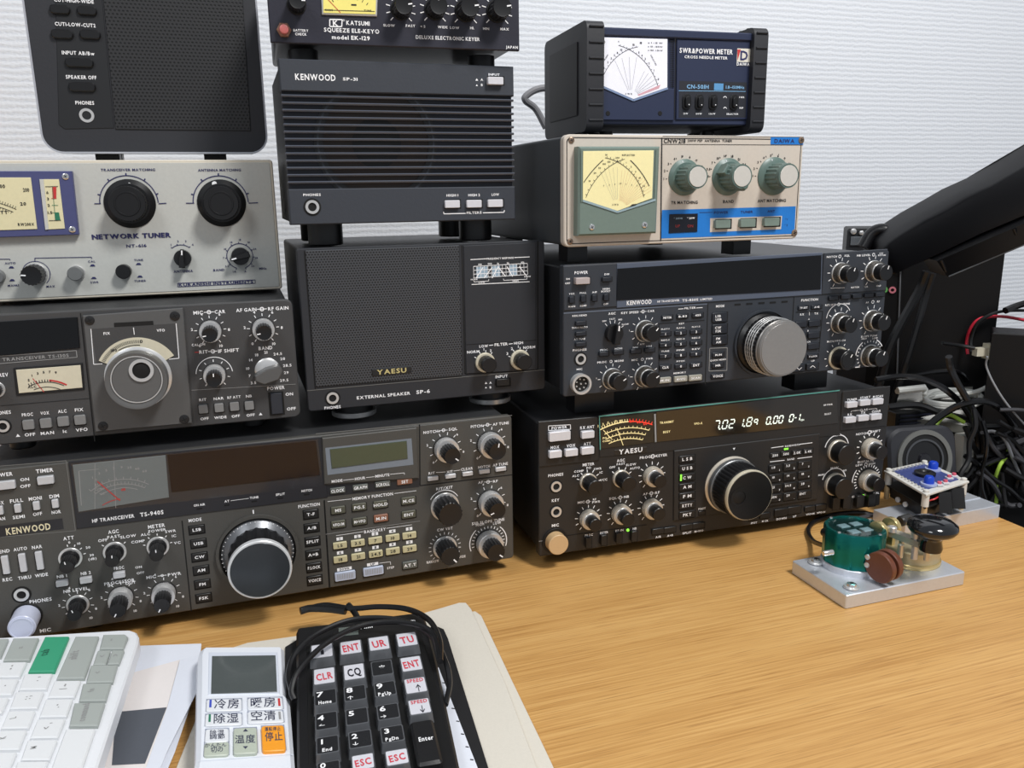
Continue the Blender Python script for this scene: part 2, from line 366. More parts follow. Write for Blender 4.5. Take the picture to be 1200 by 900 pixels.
def wood():
    m = bpy.data.materials.new('light_oak_veneer'); m.use_nodes = True; nt = m.node_tree; b = nt.nodes['Principled BSDF']; L = nt.links.new
    tc = nt.nodes.new('ShaderNodeTexCoord')
    def noise(sc, det, mapping, dist=0):
        mp = nt.nodes.new('ShaderNodeMapping'); mp.inputs['Scale'].default_value = mapping; L(tc.outputs['Object'], mp.inputs[0])
        n = nt.nodes.new('ShaderNodeTexNoise'); n.inputs['Scale'].default_value = sc; n.inputs['Detail'].default_value = det; n.inputs['Distortion'].default_value = dist; L(mp.outputs[0], n.inputs[0]); return n
    fine = noise(1, 4, (9, 560, 10), .2); broad = noise(1, 2, (1.6, 30, 1), .6); pore = noise(1, 2, (26, 1100, 10), 0)
    rp = nt.nodes.new('ShaderNodeValToRGB'); e = rp.color_ramp.elements
    e[0].position = .34; e[0].color = (lin(182), lin(134), lin(74), 1); e[1].position = .68; e[1].color = (lin(216), lin(172), lin(108), 1)
    mid = e.new(.5); mid.color = (lin(202), lin(155), lin(92), 1)
    ad = nt.nodes.new('ShaderNodeMath'); ad.operation = 'MULTIPLY_ADD'; ad.inputs[1].default_value = .7; L(fine.outputs[0], ad.inputs[0])
    sc = nt.nodes.new('ShaderNodeMath'); sc.operation = 'MULTIPLY'; sc.inputs[1].default_value = .3; L(broad.outputs[0], sc.inputs[0]); L(sc.outputs[0], ad.inputs[2]); L(ad.outputs[0], rp.inputs[0])
    pr = nt.nodes.new('ShaderNodeValToRGB'); pr.color_ramp.elements[0].position = .28; pr.color_ramp.elements[0].color = (.62, .55, .5, 1); pr.color_ramp.elements[1].position = .42; pr.color_ramp.elements[1].color = (1, 1, 1, 1); L(pore.outputs[0], pr.inputs[0])
    mx = nt.nodes.new('ShaderNodeMix'); mx.data_type = 'RGBA'; mx.blend_type = 'MULTIPLY'; mx.inputs[0].default_value = .8; L(rp.outputs[0], mx.inputs[6]); L(pr.outputs[0], mx.inputs[7]); L(mx.outputs[2], b.inputs['Base Color'])
    bp = nt.nodes.new('ShaderNodeBump'); bp.inputs['Strength'].default_value = .12; bp.inputs['Distance'].default_value = .0004; L(fine.outputs[0], bp.inputs['Height']); L(bp.outputs[0], b.inputs['Normal'])
    b.inputs['Roughness'].default_value = .42
    return m
# wall behind, built in its own axes
def slabobj(name, o, yaw, sx0, sx1, sy0, sy1, z0, z1, m, **kw):
    mb = MB(); mb.v = []; mb.box(sx0, sx1, sy0, sy1, z0, z1, m, kw.pop('bev', 0))
    ob = world_obj(mb, name, **kw); ob.location = (o[0] * .001, o[1] * .001, 0); ob.rotation_euler = (0, 0, yaw); return ob
WALL = wyv * 1095
slabobj('wall_back', WALL, WY, -1600, 1800, 0, 60, -760, 1700, wallpaper(), kind='structure')
slabobj('floor', Vector((0, 0, 0)), WY, -1600, 1800, -1500, 1095, -770, -750, mat('floor_grey_vinyl', (120, 112, 104), .6, bump=.1), kind='structure')
corner = Vector((494.5, 769, 0)); ce = corner.dot(wx)
EDGE = ce
WOOD = wood()
mb = MB(); prof = []
mb.prism(rrect(-1100, EDGE, 80, 1090, 6, 4), -28, 0, WOOD, 2)
dk = world_obj(mb, 'desk', 'light oak veneer desk top under the stacked radios', 'desk'); dk.rotation_euler = (0, 0, WY)
mb = MB()
for a in (-1060, EDGE - 60):
    for b_ in (130, 1030): mb2 = MB(); mb2.box(a, a + 45, b_, b_ + 45, -750, -28.2, mat('leg_grey_metal', (90, 90, 92), .5)); world_obj(mb2, 'leg', parent=dk)
LOWZ = -70
mb = MB(); mb.box(EDGE + 14, EDGE + 760, 560, 1085, LOWZ - 25, LOWZ, mat('dark_laminate', (30, 29, 30), .6), 2)
lc = world_obj(mb, 'side_table', 'dark low side table beyond the right end of the desk', 'table'); lc.rotation_euler = (0, 0, WY)
for a in (EDGE + 30, EDGE + 700):
    for b_ in (580, 1030): mb2 = MB(); mb2.box(a, a + 40, b_, b_ + 40, -750, LOWZ - 25.2, BLK); world_obj(mb2, 'leg', parent=lc)

# ================= DEVICES =================
def device(name, label, cat, xr, yr, yaw, wd, ht, z, depth, face, body, foot=None, rad=3, thick=6, gapz=12, feet='round', fm=None, bodyin=3, bev=.8, footu=(.15, .85), footr=15, group=None, corners=(1, 1, 1, 1), rimm=None):
    f = Fr((xr - wd * math.cos(yaw), yr - wd * math.sin(yaw), z), yaw); f.w, f.h = wd, ht
    f.thing(name, label, cat, group)
    mb = MB(); mb.prism(rrect(0, wd, 0, ht, rad, 5, corners), -thick, 0, face, bev); f.build(mb, 'front_panel')
    mb = MB(); mb.prism(rrect(bodyin, wd - bodyin, bodyin * .7, ht - bodyin * .7, 2.5, 3), -depth, -thick, body, 0); f.build(mb, 'cabinet')
    for uu in footu:
        for nn in (-34, -depth + 40):
            mb = MB(); u = wd * uu
            if feet == 'round':
                t = MB(); t.lathe(u, -nn, [(footr * .9, -gapz + .1), (footr, -gapz + 1.2), (footr, 0.5)], fm or BLK, 28)
            elif feet == 'silver':
                t = MB(); t.lathe(u, -nn, [(footr * .9, -gapz + .1), (footr, -gapz + 1.2), (footr, -gapz + 5)], SIL, 28); t.lathe(u, -nn, [(footr * .86, -gapz + 5), (footr * .86, .5)], BLK, 28)
            else:
                t = MB(); t.prism([(u - footr, -nn - 10), (u + footr, -nn - 10), (u + footr, -nn + 10), (u - footr, -nn + 10)], -gapz + .1, bodyin * .7 + .5, fm or BLK)
            # swap (u, depth, height) -> (u, height, n)
            for fc, k in zip(t.f, t.m): pass
            mb.v = [(a, c + 0, -b) for a, b, c in t.v]; mb.f = [x[::-1] for x in t.f]; mb.f = t.f; mb.m = t.m; mb.mats = t.mats
            f.build(mb, 'foot')
    return f

# ---- lower left: wide transceiver ----
G940 = mat('panel_warm_dark_grey', (74, 73, 70), .48, bump=.2, bscale=900)
G940D = mat('panel_strip_near_black', (34, 36, 42), .4)
BODYD = mat('cabinet_dark_grey', (46, 47, 49), .5, bump=.3, bscale=1200)
f = device('hf_transceiver', 'widest dark grey transceiver, lower left, directly on the desk with big silver-rimmed dial', 'radio',
           -.73, 670.76, .330, 401, 130.85, 11.96, 350, G940, BODYD, gapz=11.96, rad=3, footr=13)
A = (0, 500, 3.4625); B = (200, 490, 3.914); Cc = (370, 470, 3.6)
f.crop(*A)
GKEY = mat('key_grey_metal', (200, 201, 205), .38, metal=.15)
def cap(L): # silver collar with fluted black cap
    return L
f.text('POWER', 8, 195, 15, w=88); f.key(8, 241, 108, 33, GKEY, 3)
f.text('ON', 100, 214, 12); f.text('OFF', 103, 241, 12); f.text('TIMER', 181, 178, 15, w=72); f.key(184, 219, 68, 32, GKEY, 3)
for t, x, y, b, bx, by in (('FULL', 67, 300, 'SEMI', 76, 366), ('MONI', 143, 291, 'OFF', 152, 354), ('DIM', 220, 282, 'NOR', 228, 346), ('VOX', -4, 310, 'MAN', 2, 374)):
    f.text(t, x, y, 14, w=(54 if len(t) > 3 else 40)); f.text(b, bx, by, 13, w=(50 if len(b) > 3 else 38)); f.key((x + bx) / 2 - 1, (y + by) / 2, 27, 34, GKEY, 2.5)
f.rect(118, 411, 284, 44, G940D, .2); f.text('KENWOOD', 115, 415, 26, CRM, w=184, n=.4)
f.groove([(0, 448), (306, 422), (268, 138), (0, 160)], 3, mat('edge_line_grey', (112, 112, 110), .4))
for t, x, y, b, bx, by in (('SEND', 12, 506, 'REC', 30, 620), ('AUTO', 82, 496, 'THRU', 100, 612), ('NAR', 150, 488, 'WIDE', 168, 602)):
    f.text(t, x, y, 13, w=56 if len(t) > 3 else 42); f.text(b, bx, by, 13, w=54 if len(b) > 3 else 40); f.key((x + bx) / 2, (y + by) / 2, 29, 74, GKEY, 2, name='slide_switch')
f.text('PHONES', 165, 705, 14, w=92); f.jack(88, 681, 32); f.text('MIC', 184, 826, 14, w=46)
MILK = mat('milky_plastic', (200, 205, 225), .3, vary=.02)
f.knob(110, 768, [(66, 1, DRK, 'p'), (58, 17, MILK, 'p'), (52, 1.2, MILK, 'r')], name='microphone_socket_cap', label='milky white cap')
f.text('ATT', 278, 452, 14, w=44)
for t, x, y in (('0', 281, 470), ('10', 320, 474), ('20', 357, 490), ('30', 372, 521), ('(dB)', 375, 536)): f.text(t, x, y, 9)
SK = lambda r: [(r, 1.2, SIL, 'p'), (r * .8, 3, KNB, 'c'), (r * .64, 13, KNB, 'f')]
CK = lambda r, m=SIL: [(r, 1, KNB, 'p'), (r * .96, 8, m, 'g'), (r * .68, 14, KNB, 'f')]
f.ticks(286, 532, 56, 66, -5, 80, 4, 4); f.knob(286, 532, SK(50), -10)
f.text('AGC', 460, 426, 14, w=44)
for t, x, y in (('OFF', 417, 461), ('FAST', 462, 446), ('SLOW', 520, 445)): f.text(t, x, y, 11)
f.ticks(466, 508, 54, 64, -50, 50, 3, 4); f.knob(466, 508, SK(49), 5)
f.text('METER', 635, 403, 14, w=70)
for t, x, y in (('COMP', 560, 466), ('ALC', 590, 437), ('POWER', 638, 421), ('SWR', 692, 424), ('IC', 706, 443), ('VC', 719, 471)): f.text(t, x, y, 10)
f.ticks(641, 486, 52, 61, -75, 80, 5, 4); f.knob(641, 486, SK(47), 0)
for t, x, y in (('NB 1', 251, 607), ('NB 2', 348, 594), ('PROC', 483, 573)): f.text(t, x, y, 12, w=42); f.key(x, y + 31, 50, 24, GKEY, 3)
f.text('ON', 562, 570, 9); f.text('OFF', 570, 593, 9)
for (x, y, tx, r, l) in ((316, 722, 'NB LEVEL', 48, 0), (492, 690, 'PROCESSOR', 53, 1), (665, 672, 'MIC', 52, 1)):
    f.ticks(x, y, r + 6, r + 19, -125, 135, 9, 3, nums=['', '2', '', '4', '', '6', '', '8', '10'], nh=9)
    f.knob(x, y, SK(r) if not l else CK(r), -15 if not l else 210)
f.text('NB LEVEL', 308, 662, 12, w=104); f.text('PROCESSOR', 485, 630, 12, w=126); f.text('IN', 447, 645, 10); f.text('OUT', 530, 634, 10); f.text('MIC', 613, 610, 12); f.text('PWR', 708, 598, 12)
f.line([(640, 607), (676, 602)], 3); f.arc(658, 604, 5, 0, 360, 3)
# main window
WIN = mat('window_dark_red_black', (20, 7, 10), .5, spec=.2)
METG = mat('meter_reflection_grey', (104, 112, 114), .5)  # washed-out reflection of paper and wall painted into the meter grey
f.crop(0, 0, 1)
f.slab('window_bezel', [(80, 541), (377, 512), (384, 583), (90, 620)], 0, .8, G940D, .3)
f.slab('display_window', [(196, 533), (370, 516), (375, 557), (201, 577)], .5, 1.4, WIN, .2)
mt = f.slab('meter_face', [(85, 545), (194, 533.5), (198, 583), (92, 600)], .5, 1.2, METG, .2)
f.crop(*A)
f.text('HF TRANSCEIVER', 460, 372, 14, w=174, n=1.0); f.text('TS-940S', 616, 352, 16, w=96, n=1.0)
for r, a0, a1 in ((200, -36, 36), (178, -34, 34), (160, -30, 26)): f.arc(505, 385, r, a0, a1, 3, GRI, 1.4)
f.ticks(505, 385, 178, 190, -34, 34, 16, 2, GRI, 1.4); f.ticks(505, 385, 200, 212, -36, 30, 9, 3, GRI, 1.4, nums=list('13579') + ['20', '40', '60'], nh=9)
f.line([(385, 150), (385, 335)], 2, GRI, 1.3); f.line([(462, 142), (470, 330)], 2, GRI, 1.3); f.line([(320, 180), (330, 320)], 3, GRI, 1.3); f.line([(320, 180), (400, 172)], 2, GRI, 1.3)
f.line([(487, 300), (395, 222)], 4, RDI, 1.5); f.arc(505, 420, 150, -30, 0, 3, RDI, 1.45); f.text('dB', 500, 255, 9, RDI, n=1.4)
for k, t in enumerate(('S', 'ALC', 'COMP', 'VC')): f.text(t, 390 + 8 * k, 215 + 19 * k, 8, GRI, n=1.4)
mb = MB(); f.quad([(288, 150), (1290, 50), (1310, 240), (318, 350)], glassm('window_glass', (1, 1, 1), 1.5, .09, 0), 2.2, mb); f.build(mb, 'glass_pane', smooth=0)
f.crop(*B)
for t, x, y, w_ in (('ON AIR', 132, 398, 52), ('AT', 258, 381, 22), ('TUNE', 383, 364, 40), ('SPLIT', 503, 349, 42), ('NOTCH', 624, 332, 48)):
    f.text(t, x, y, 10, w=w_, n=1.0); f.rect(x, y + 18, 26, 8, GAP, .95)
f.line([(275, 379), (358, 368)], 2, n=1.0); f.text('MODE', 112, 467, 14, w=60); f.text('FUNCTION', 635, 400, 14, w=100); f.rect(379, 430, 6, 18, WHT, .3)
BK9 = mat('key_dark', (28, 28, 28), .45)
for t, x, y in (('LSB', 120, 512), ('USB', 128, 575), ('CW', 133, 637), ('AM', 140, 698), ('FM', 146, 762), ('FSK', 152, 825)): f.key(x, y, 70, 36, BK9, 1.0, t, 13, gw=9)
for t, x, y in (('T-F', 643, 441), ('A/B', 647, 504), ('SPLIT', 651, 566), ('A=B', 654, 626), ('F.LOCK', 658, 685), ('VOICE', 661, 744)): f.key(x, y, 66, 38, BK9, 1.0, t, 13, gw=9, tw=58 if len(t) > 3 else None)
f.groove([(52, 470), (95, 885)], 6); f.groove([(704, 378), (728, 778)], 6)
DIALF = mat('dial_face_grey', (70, 74, 78), .25, metal=.5)
mb = MB(); u, v = f.at(400, 612); R, _ = f.ext(400, 612, 192, 10); mb.ring(u, v, R * .93, R, 0, 3.5, G940, 64); mb.lathe(u, v, [(R * .92, .2), (R * .9, .3)], GAP, 48); f.build(mb, 'dial_escutcheon')
k = f.knob(402, 612, [(170, 6, mat('dial_scale_grey', (120, 122, 126), .35, metal=.6), 'c'), (140, 24, KNB, 'f'), (143, 5, mat('rim_bright_silver', (226, 228, 230), .28, metal=.25), 'p'), (132, .5, DIALF, 'p')], name='tuning_dial', label='large black tuning dial with silver rim', seg=60)
mb = MB()
for i in range(48):
    a = 2 * pi * i / 48; mb.strip([(u + R * .84 * math.cos(a), v + R * .84 * math.sin(a)), (u + R * .87 * math.cos(a), v + R * .87 * math.sin(a))], .5, 4.5, WHT)
f.build(mb, 'scale_marks', k, smooth=0)
f.crop(*Cc)
f.slab('clock_housing', [(27, 157), (426, 113), (434, 326), (36, 352)], 0, 2.2, G940, .6)
f.quad([(40, 198), (404, 157), (412, 268), (50, 312)], mat('bevel_blue_grey', (120, 128, 138), .4), 2.3); f.slab('clock_display', [(60, 204), (384, 168), (388, 243), (68, 285)], 2.2, 2.9, mat('lcd_green_grey', (62, 76, 62), .15, spec=.8), .2)
f.text('MODE', 90, 337, 11, w=46, n=2.5); f.text('HOUR', 187, 326, 11, w=44, n=2.5); f.text('MINUTE', 281, 314, 11, w=60, n=2.5)
f.line([(116, 334), (162, 329)], 2, n=2.5); f.line([(212, 323), (248, 319)], 2, n=2.5); f.line([(313, 309), (374, 303), (374, 310)], 2, n=2.5)
f.quad([(36, 356), (436, 326), (438, 362), (0, 408), (0, 362)], G940D, .2)
KGR = mat('key_grey_green', (92, 96, 92), .45); KBR = mat('key_brown', (140, 96, 76), .45); KOL = mat('key_olive_grey', (84, 84, 72), .5); KBG = mat('key_beige', (196, 188, 150), .45); KBL = mat('key_pale_blue', (180, 190, 212), .4)
for t, x, y, m in (('CLOCK', 93, 378, KGR), ('GRAPH', 189, 365, KGR), ('SCROLL', 283, 352, KGR), ('SET', 376, 340, KBR)): f.key(x, y, 64, 24, m, 1.6, t, 12, tw=56 if len(t) > 3 else 28)
f.line([(50, 424), (150, 413)], 2); f.line([(332, 390), (425, 378)], 2); f.text('MEMORY FUNCTION', 241, 402, 12, w=172)
for t, x, y, m in (('MS', 95, 461, KOL), ('PG.S', 184, 448, KOL), ('HOLD', 274, 437, KOL), ('M.CE', 392, 421, KOL), ('VFO/M', 96, 521, KOL), ('M>VFO', 186, 508, KOL), ('M.IN', 276, 495, KBR), ('ENT', 393, 479, KOL)): f.key(x, y, 60, 30, m, 1.6, t, 12, tw=48 if len(t) > 4 else None)
f.groove([(36, 418), (60, 786)], 5); f.line([(42, 562), (440, 506)], 2, GRI); f.line([(86, 568), (200, 551)], 2); f.line([(298, 537), (406, 522)], 2); f.text('BAND/KEY', 250, 546, 12, w=92)
rows = ((103, 610, '1.5'), (178, 600, '3.5'), (252, 589, '7'), (325, 578, '10'), (396, 568, '14'), (105, 669, '18'), (180, 657, '21'), (254, 646, '24.5'), (326, 634, '28'), (397, 624, '29'))
for i, (x, y, t) in enumerate(rows):
    f.key(x, y, 59, 27, KBG, 1.6, t, 12, BKI); f.rect(x - 2, y - 29, 27, 13, WHT, .25); f.text(str((i + 1) % 10), x - 2, y - 29, 10, BKI, n=.35)
f.key(125, 739, 88, 36, KBL, 1.8, '|||||||' if False else None); f.key(244, 719, 86, 35, KBL, 1.8)
for cx_, cy_ in ((125, 739), (244, 719)):
    for j in range(10): f.rect(cx_ - 32 + j * 7, cy_ - j * 1.0 + 4, 2.5, 22, GRI, 2.0)
f.rect(121, 708, 62, 13, WHT, .25); f.text('DOWN', 121, 708, 9, BKI, w=40, n=.35); f.rect(240, 688, 48, 12, WHT, .25); f.text('UP', 240, 688, 9, BKI, n=.35); f.line([(268, 684), (315, 678), (316, 690)], 2); f.text('STEP', 316, 703, 9, w=30)
f.key(398, 692, 62, 30, KGR, 1.6, 'AT.T', 12)
f.groove([(438, 96), (440, 357), (830, 311)], 5)
f.line([(0, 138), (438, 97), (828, 60)], 3, mat('edge_line_grey', (112, 112, 110), .4), .35)
for t, x, y, w_ in (('NOTCH', 485, 130, 62), ('SQL', 579, 118, 36), ('PITCH', 678, 106, 48), ('AF TUNE', 781, 95, 68), ('RIT', 489, 304, 26), ('XIT', 565, 298, 26), ('CLEAR', 638, 286, 50), ('NOTCH', 710, 277, 50), ('AF TUNE', 779, 267, 64), ('RIT/XIT', 543, 367, 70), ('AF', 695, 343, 20), ('RF', 758, 338, 20), ('CW VBT', 545, 540, 66), ('SSB SLOPE TUNE', 728, 508, 138), ('HIGH', 693, 521, 34), ('LOW', 765, 514, 34), ('NARROW', 494, 677, 52), ('WIDE', 618, 656, 28)): f.text(t, x, y, 11 if w_ > 30 else 10, w=w_)
for a, b_, c, d in ((520, 125, 556, 122), (706, 102, 742, 99), (508, 301, 548, 299), (582, 295, 610, 291), (710, 342, 745, 339)): f.line([(a, b_), (c, d)], 2)
f.arc(539, 123, 6, 0, 360, 3); f.arc(725, 100, 6, 0, 360, 3); f.arc(727, 341, 6, 0, 360, 3)
for x, y in ((496, 328), (570, 318), (642, 308), (713, 298), (782, 288)): f.key(x, y, 44, 17, GKEY, 2.2)
N9 = ['0', '', '2', '', '4', '', '6', '', '8']
for x, y, r, a in ((547, 200, 52, 130), (733, 180, 54, 10), (733, 425, 52, 250)):
    f.ticks(x, y, r + 5, r + 17, -140, 100, 9, 3, nums=N9, nh=9); f.knob(x, y, CK(r), a)
f.knob(545, 445, [(60, 1.2, SIL, 'p'), (52, 18, KNB, 'f')], None); f.arc(543, 440, 66, -60, 60, 3)
f.ticks(545, 618, 58, 68, -130, 130, 17, 3); f.knob(545, 618, [(50, 1.2, SIL, 'p'), (42, 18, KNB, 'f')], 140)
f.ticks(728, 596, 60, 70, -100, 100, 17, 3); f.arc(728, 596, 78, -110, -40, 4); f.arc(728, 596, 78, 40, 110, 4); f.knob(728, 596, CK(56), 130)
f.flush()

# ---- middle left: small transceiver ----
G130 = mat('panel_dark_grey', (66, 66, 67), .5, bump=.2, bscale=900)
G130B = mat('panel_mid_grey', (88, 88, 88), .38)
f = device('compact_transceiver', 'small dark grey transceiver with round analogue dial, between wide radio and pale tuner', 'radio',
           -169.3, 631.7, .318, 241, 94, 155.08, 280, G130, BODYD, gapz=11.9, rad=5, footr=9)
F_ = (0, 340, 3.3333); f.crop(*F_)
f.slab('display_window', [(-60, 128), (302, 106), (312, 226), (-60, 262)], 0, 1.2, mat('glossy_black_window', (9, 9, 11), .06, spec=.45), .3)
f.line([(-60, 262), (298, 236), (301, 262), (-60, 292)], 3, GRI); f.text('TRANSCEIVER TS-130S', 140, 263, 12, GRI, w=262)
f.slab('meter_bezel', [(52, 305), (322, 285), (330, 388), (64, 412)], 0, 1, BLK, .3)
IV = mat('meter_ivory', (212, 205, 182), .5)
f.slab('meter_face', [(62, 312), (314, 293), (322, 381), (74, 403)], .6, 1.4, IV, .2)
f.arc(190, 480, 140, -24, 33, 3, BKI, 1.6); f.ticks(190, 480, 140, 152, -24, 10, 9, 3, BKI, 1.6, nums=['1', '', '3', '', '5', '', '7', '', '9'], nh=9); f.arc(190, 480, 148, 8, 36, 7, RDI, 1.6); f.arc(190, 480, 118, -22, 30, 3, BKI, 1.6); f.line([(128, 345), (172, 398)], 3, RDI, 1.6); f.text('ALC', 125, 378, 9, BKI, n=1.6); f.text('S', 112, 352, 9, BKI, n=1.6)
f.text('REV', 14, 331, 14, w=36); f.knob(-16, 388, [(38, 1.2, SIL, 'p'), (30, 12, KNB, 'f')], 0)
f.text('PHONES', 5, 479, 13, w=76); f.jack(12, 531, 27)
KG3 = mat('key_grey', (128, 128, 128), .45)
for t, x, y, b in (('PROC', 107, 486, 'OFF'), ('VOX', 175, 480, 'MAN'), ('ALC', 243, 473, '1c'), ('FIX', 309, 467, 'VFO')): f.text(t, x, y, 12, w=44 if len(t) > 3 else 34); f.key(x + 3, y + 41, 45, 37, KG3, 2.5); f.text(b, x + 10, y + 78, 12)
f.text('▲', 70, 568, 10)
f.groove([(314, 90), (370, 590)], 4); f.line([(0, 452), (352, 423)], 2, GAP)
f.slab('dial_plate', [(322, 100), (714, 70), (750, 520), (372, 555)], 0, 2.5, G130B, .6)
f.quad([(355, 152), (688, 130), (697, 262), (640, 268), (378, 290)], G130, 2.62); f.line([(355, 152), (366, 290), (400, 288)], 3, WHT, 2.75); f.line([(688, 130), (699, 266), (660, 270)], 3, WHT, 2.75)
f.quad([(445, 128), (598, 120), (600, 136), (446, 144)], DRK, 2.7)
# dial scale sector
mb = MB(); u, v = f.at(543, 335, 2.8); R, _ = f.ext(543, 335, 166, 10); pts = [(u + R * math.sin(math.radians(a)), v + R * math.cos(math.radians(a))) for a in range(-62, 63, 4)]
R2 = R * .72; mb.prism(pts + [(u + R2 * math.sin(math.radians(a)), v + R2 * math.cos(math.radians(a))) for a in range(62, -63, -4)], 2.6, 3.2, IV); f.build(mb, 'dial_scale', smooth=0)
f.ticks(543, 335, 142, 156, -60, 8, 30, 2, BKI, 3.4); f.arc(543, 335, 134, -30, 8, 3, BKI, 3.4); f.text('0', 552, 200, 12, BKI, n=3.4); f.text('100', 445, 235, 10, BKI, n=3.4)
f.text('FIX', 417, 169, 10, w=26, n=2.8); f.text('VFO', 628, 157, 10, w=32, n=2.8); f.rect(523, 160, 3, 28, WHT, 3.5)
for x, y in ((350, 118), (683, 101), (402, 531), (720, 505)): f.screw(x, y, 20, BLK, 2.5)
DG = mat('dial_mid_grey', (92, 92, 92), .4)
k = f.knob(541, 340, [(133, 3, SIL, 'c'), (124, 12, DG, 'r')], name='tuning_dial', label='grey round tuning dial with finger dimple', n0=2.6, seg=60)
u, v = f.at(534, 350, 18); R, _ = f.ext(533, 345, 10, 10)
mb = MB(); mb.ring(u, v, R * 9.6, R * 10, 17.2, 17.9, SIL, 48); mb.lathe(u, v, [(R * 9.5, 17), (R * 9.3, 17.6)], DG, 48); mb.ring(u + R * 2.2, v + R * 3.8, R * 3.5, R * 4.8, 17.6, 18.8, SIL, 32); mb.lathe(u + R * 2.2, v + R * 3.8, [(R * 3.5, 17.7), (R * 3.3, 17.9)], GAP, 24); f.build(mb, 'finger_dimple', k)
f.text('MIC', 774, 88, 13, w=38); f.text('CAR', 859, 84, 13, w=42); f.text('AF GAIN', 962, 77, 13, w=80); f.text('RF GAIN', 1087, 71, 13, w=80); f.line([(796, 87), (836, 85)], 3); f.arc(816, 86, 7, 0, 360, 4); f.line([(1004, 75), (1042, 73)], 3); f.arc(1023, 74, 7, 0, 360, 4)
NN = ['0', '', '2', '', '4', '', '6', '', '8', '', '10']
for x, y, a in ((822, 158, 262), (1028, 150, 262)): f.ticks(x, y, 52, 63, -145, 145, 11, 3, nums=NN, nh=10); f.knob(x, y, CK(46), a)
f.text('CAL ON', 775, 213, 9, w=52); f.text('RIT', 795, 241, 13, w=34); f.text('IF SHIFT', 893, 236, 13, w=82); f.line([(760, 243), (778, 242)], 3, RDI); f.line([(812, 240), (848, 238)], 3); f.arc(831, 239, 7, 0, 360, 4)
f.arc(838, 328, 72, -85, 85, 3); f.ticks(838, 328, 52, 62, -140, 140, 9, 3); f.knob(838, 328, CK(46), 0)
f.text('BAND', 1037, 226, 13, w=54)
for t, x, y in (('3.5', 990, 362), ('7', 975, 335), ('10', 968, 306), ('14', 980, 273), ('18', 1003, 253), ('21', 1038, 243), ('24.5', 1085, 249), ('28', 1104, 268), ('28.5', 1122, 294), ('29', 1118, 322), ('29.5', 1110, 352)): f.text(t, x, y, 10)
k = f.knob(1045, 312, [(50, 2, SIL, 'c')], name='band_selector', label='grey bar-shaped band selector on silver disc')
mb = MB(); u, v = f.at(1045, 318, 2); R, _ = f.ext(1045, 318, 10, 10); a = math.radians(18); c_, s_ = math.cos(a), math.sin(a)
mb.prism([(u + x * c_ - y * s_, v + x * s_ + y * c_) for x, y in ((-5.6 * R, -1 * R), (-3 * R, -3.6 * R), (3 * R, -3.9 * R), (5.6 * R, -1.2 * R), (5.4 * R, 1.4 * R), (0, 2 * R), (-5 * R, 1.2 * R))], 2, 12, G130B, .8); f.build(mb, 'pointer_bar', k)
f.line([(748, 391), (1155, 367)], 2, GRI); f.text('POWER', 1078, 382, 13, w=68)
f.rect(1080, 443, 60, 92, DRK, .15); f.slab('power_rocker', [(1056, 405), (1100, 402), (1106, 482), (1062, 486)], 0, 2.5, mat('rocker_slate', (44, 48, 56), .35), .4); f.text('ON', 1130, 406, 11); f.text('OFF', 1138, 463, 11)
for t, x, y, b in (('RIT', 792, 428, 'OFF'), ('NAR', 854, 423, 'WIDE'), ('RF ATT', 914, 418, 'OFF'), ('NB', 972, 414, 'OFF')): f.text(t, x, y, 10, w=52 if len(t) > 3 else None); f.key(x + 2, y + 38, 36, 33, KG3, 2.5); f.text(b, x + 7, y + 74, 10)
f.text('▲', 1018, 484, 9)
f.flush()
# ---- antenna network tuner, upper left ----
GPL = mat('panel_pale_grey', (192, 193, 188), .5, bump=.1); CRE = mat('rim_cream', (214, 206, 190), .5)
f = device('antenna_tuner', 'pale grey tuner with two big black knobs and blue-framed meter, on the small transceiver', 'tuner',
           -193.6, 694.8, .305, 300, 105.9, 250.3, 200, CRE, CRE, gapz=1.0, rad=2.5, thick=5, footu=(.3, .88), footr=7, bodyin=2)
G = (0, 180, 3.529); f.crop(*G)
mb = MB(); mb.prism(rrect(2.2, 297.8, 2.2, 103.7, 1.5, 3), 0, .5, GPL, .2); f.build(mb, 'face_plate')
def I(*a, **k): k.setdefault('n', .9); f.text(*a, **k)
f.crop(0, 0, 1)
BLM = mat('bezel_slate_blue', (74, 78, 122), .45)
f.slab('meter_bezel', [(-70, 200.5), (84, 200.5), (92, 275), (-70, 281)], .5, 6, BLM, .5)
YEL = mat('meter_cream_lit', (226, 218, 178), .45, emit=.0)
f.slab('meter_face', [(-66, 208), (36, 208), (43.5, 268.5), (-66, 272)], 6, 6.6, YEL, .2)
f.slab('level_meter_face', [(50, 210), (69, 210), (76, 268), (55, 269)], 6, 6.5, YEL, .2)
f.slab('level_meter_edge', [(46, 210), (51, 210), (57, 269), (53, 269.5)], 6, 7, mat('clear_edge', (200, 200, 195), .2), .2)
f.crop(0, 180, 10)
f.quad([(610, 390), (660, 390), (660, 525), (618, 525)], RDI, 6.8); f.quad([(640, 690), (690, 690), (708, 780), (655, 782)], GRN, 6.8)
f.line([(530, 387), (680, 384)], 7, BKI, 6.9); f.line([(570, 785), (715, 782)], 7, BKI, 6.9); f.line([(600, 525), (660, 525)], 6, RDI, 6.9); f.line([(605, 605), (680, 605)], 6, GRN, 6.9); f.line([(610, 692), (690, 692)], 6, GRN, 6.9); f.line([(615, 390), (650, 785)], 5, GRN, 6.9)
for t, x, y in (('6', 555, 455), ('3', 562, 530), ('2', 570, 605), ('1.5', 585, 690)): f.text(t, x, y, 30, BKI, n=6.9)
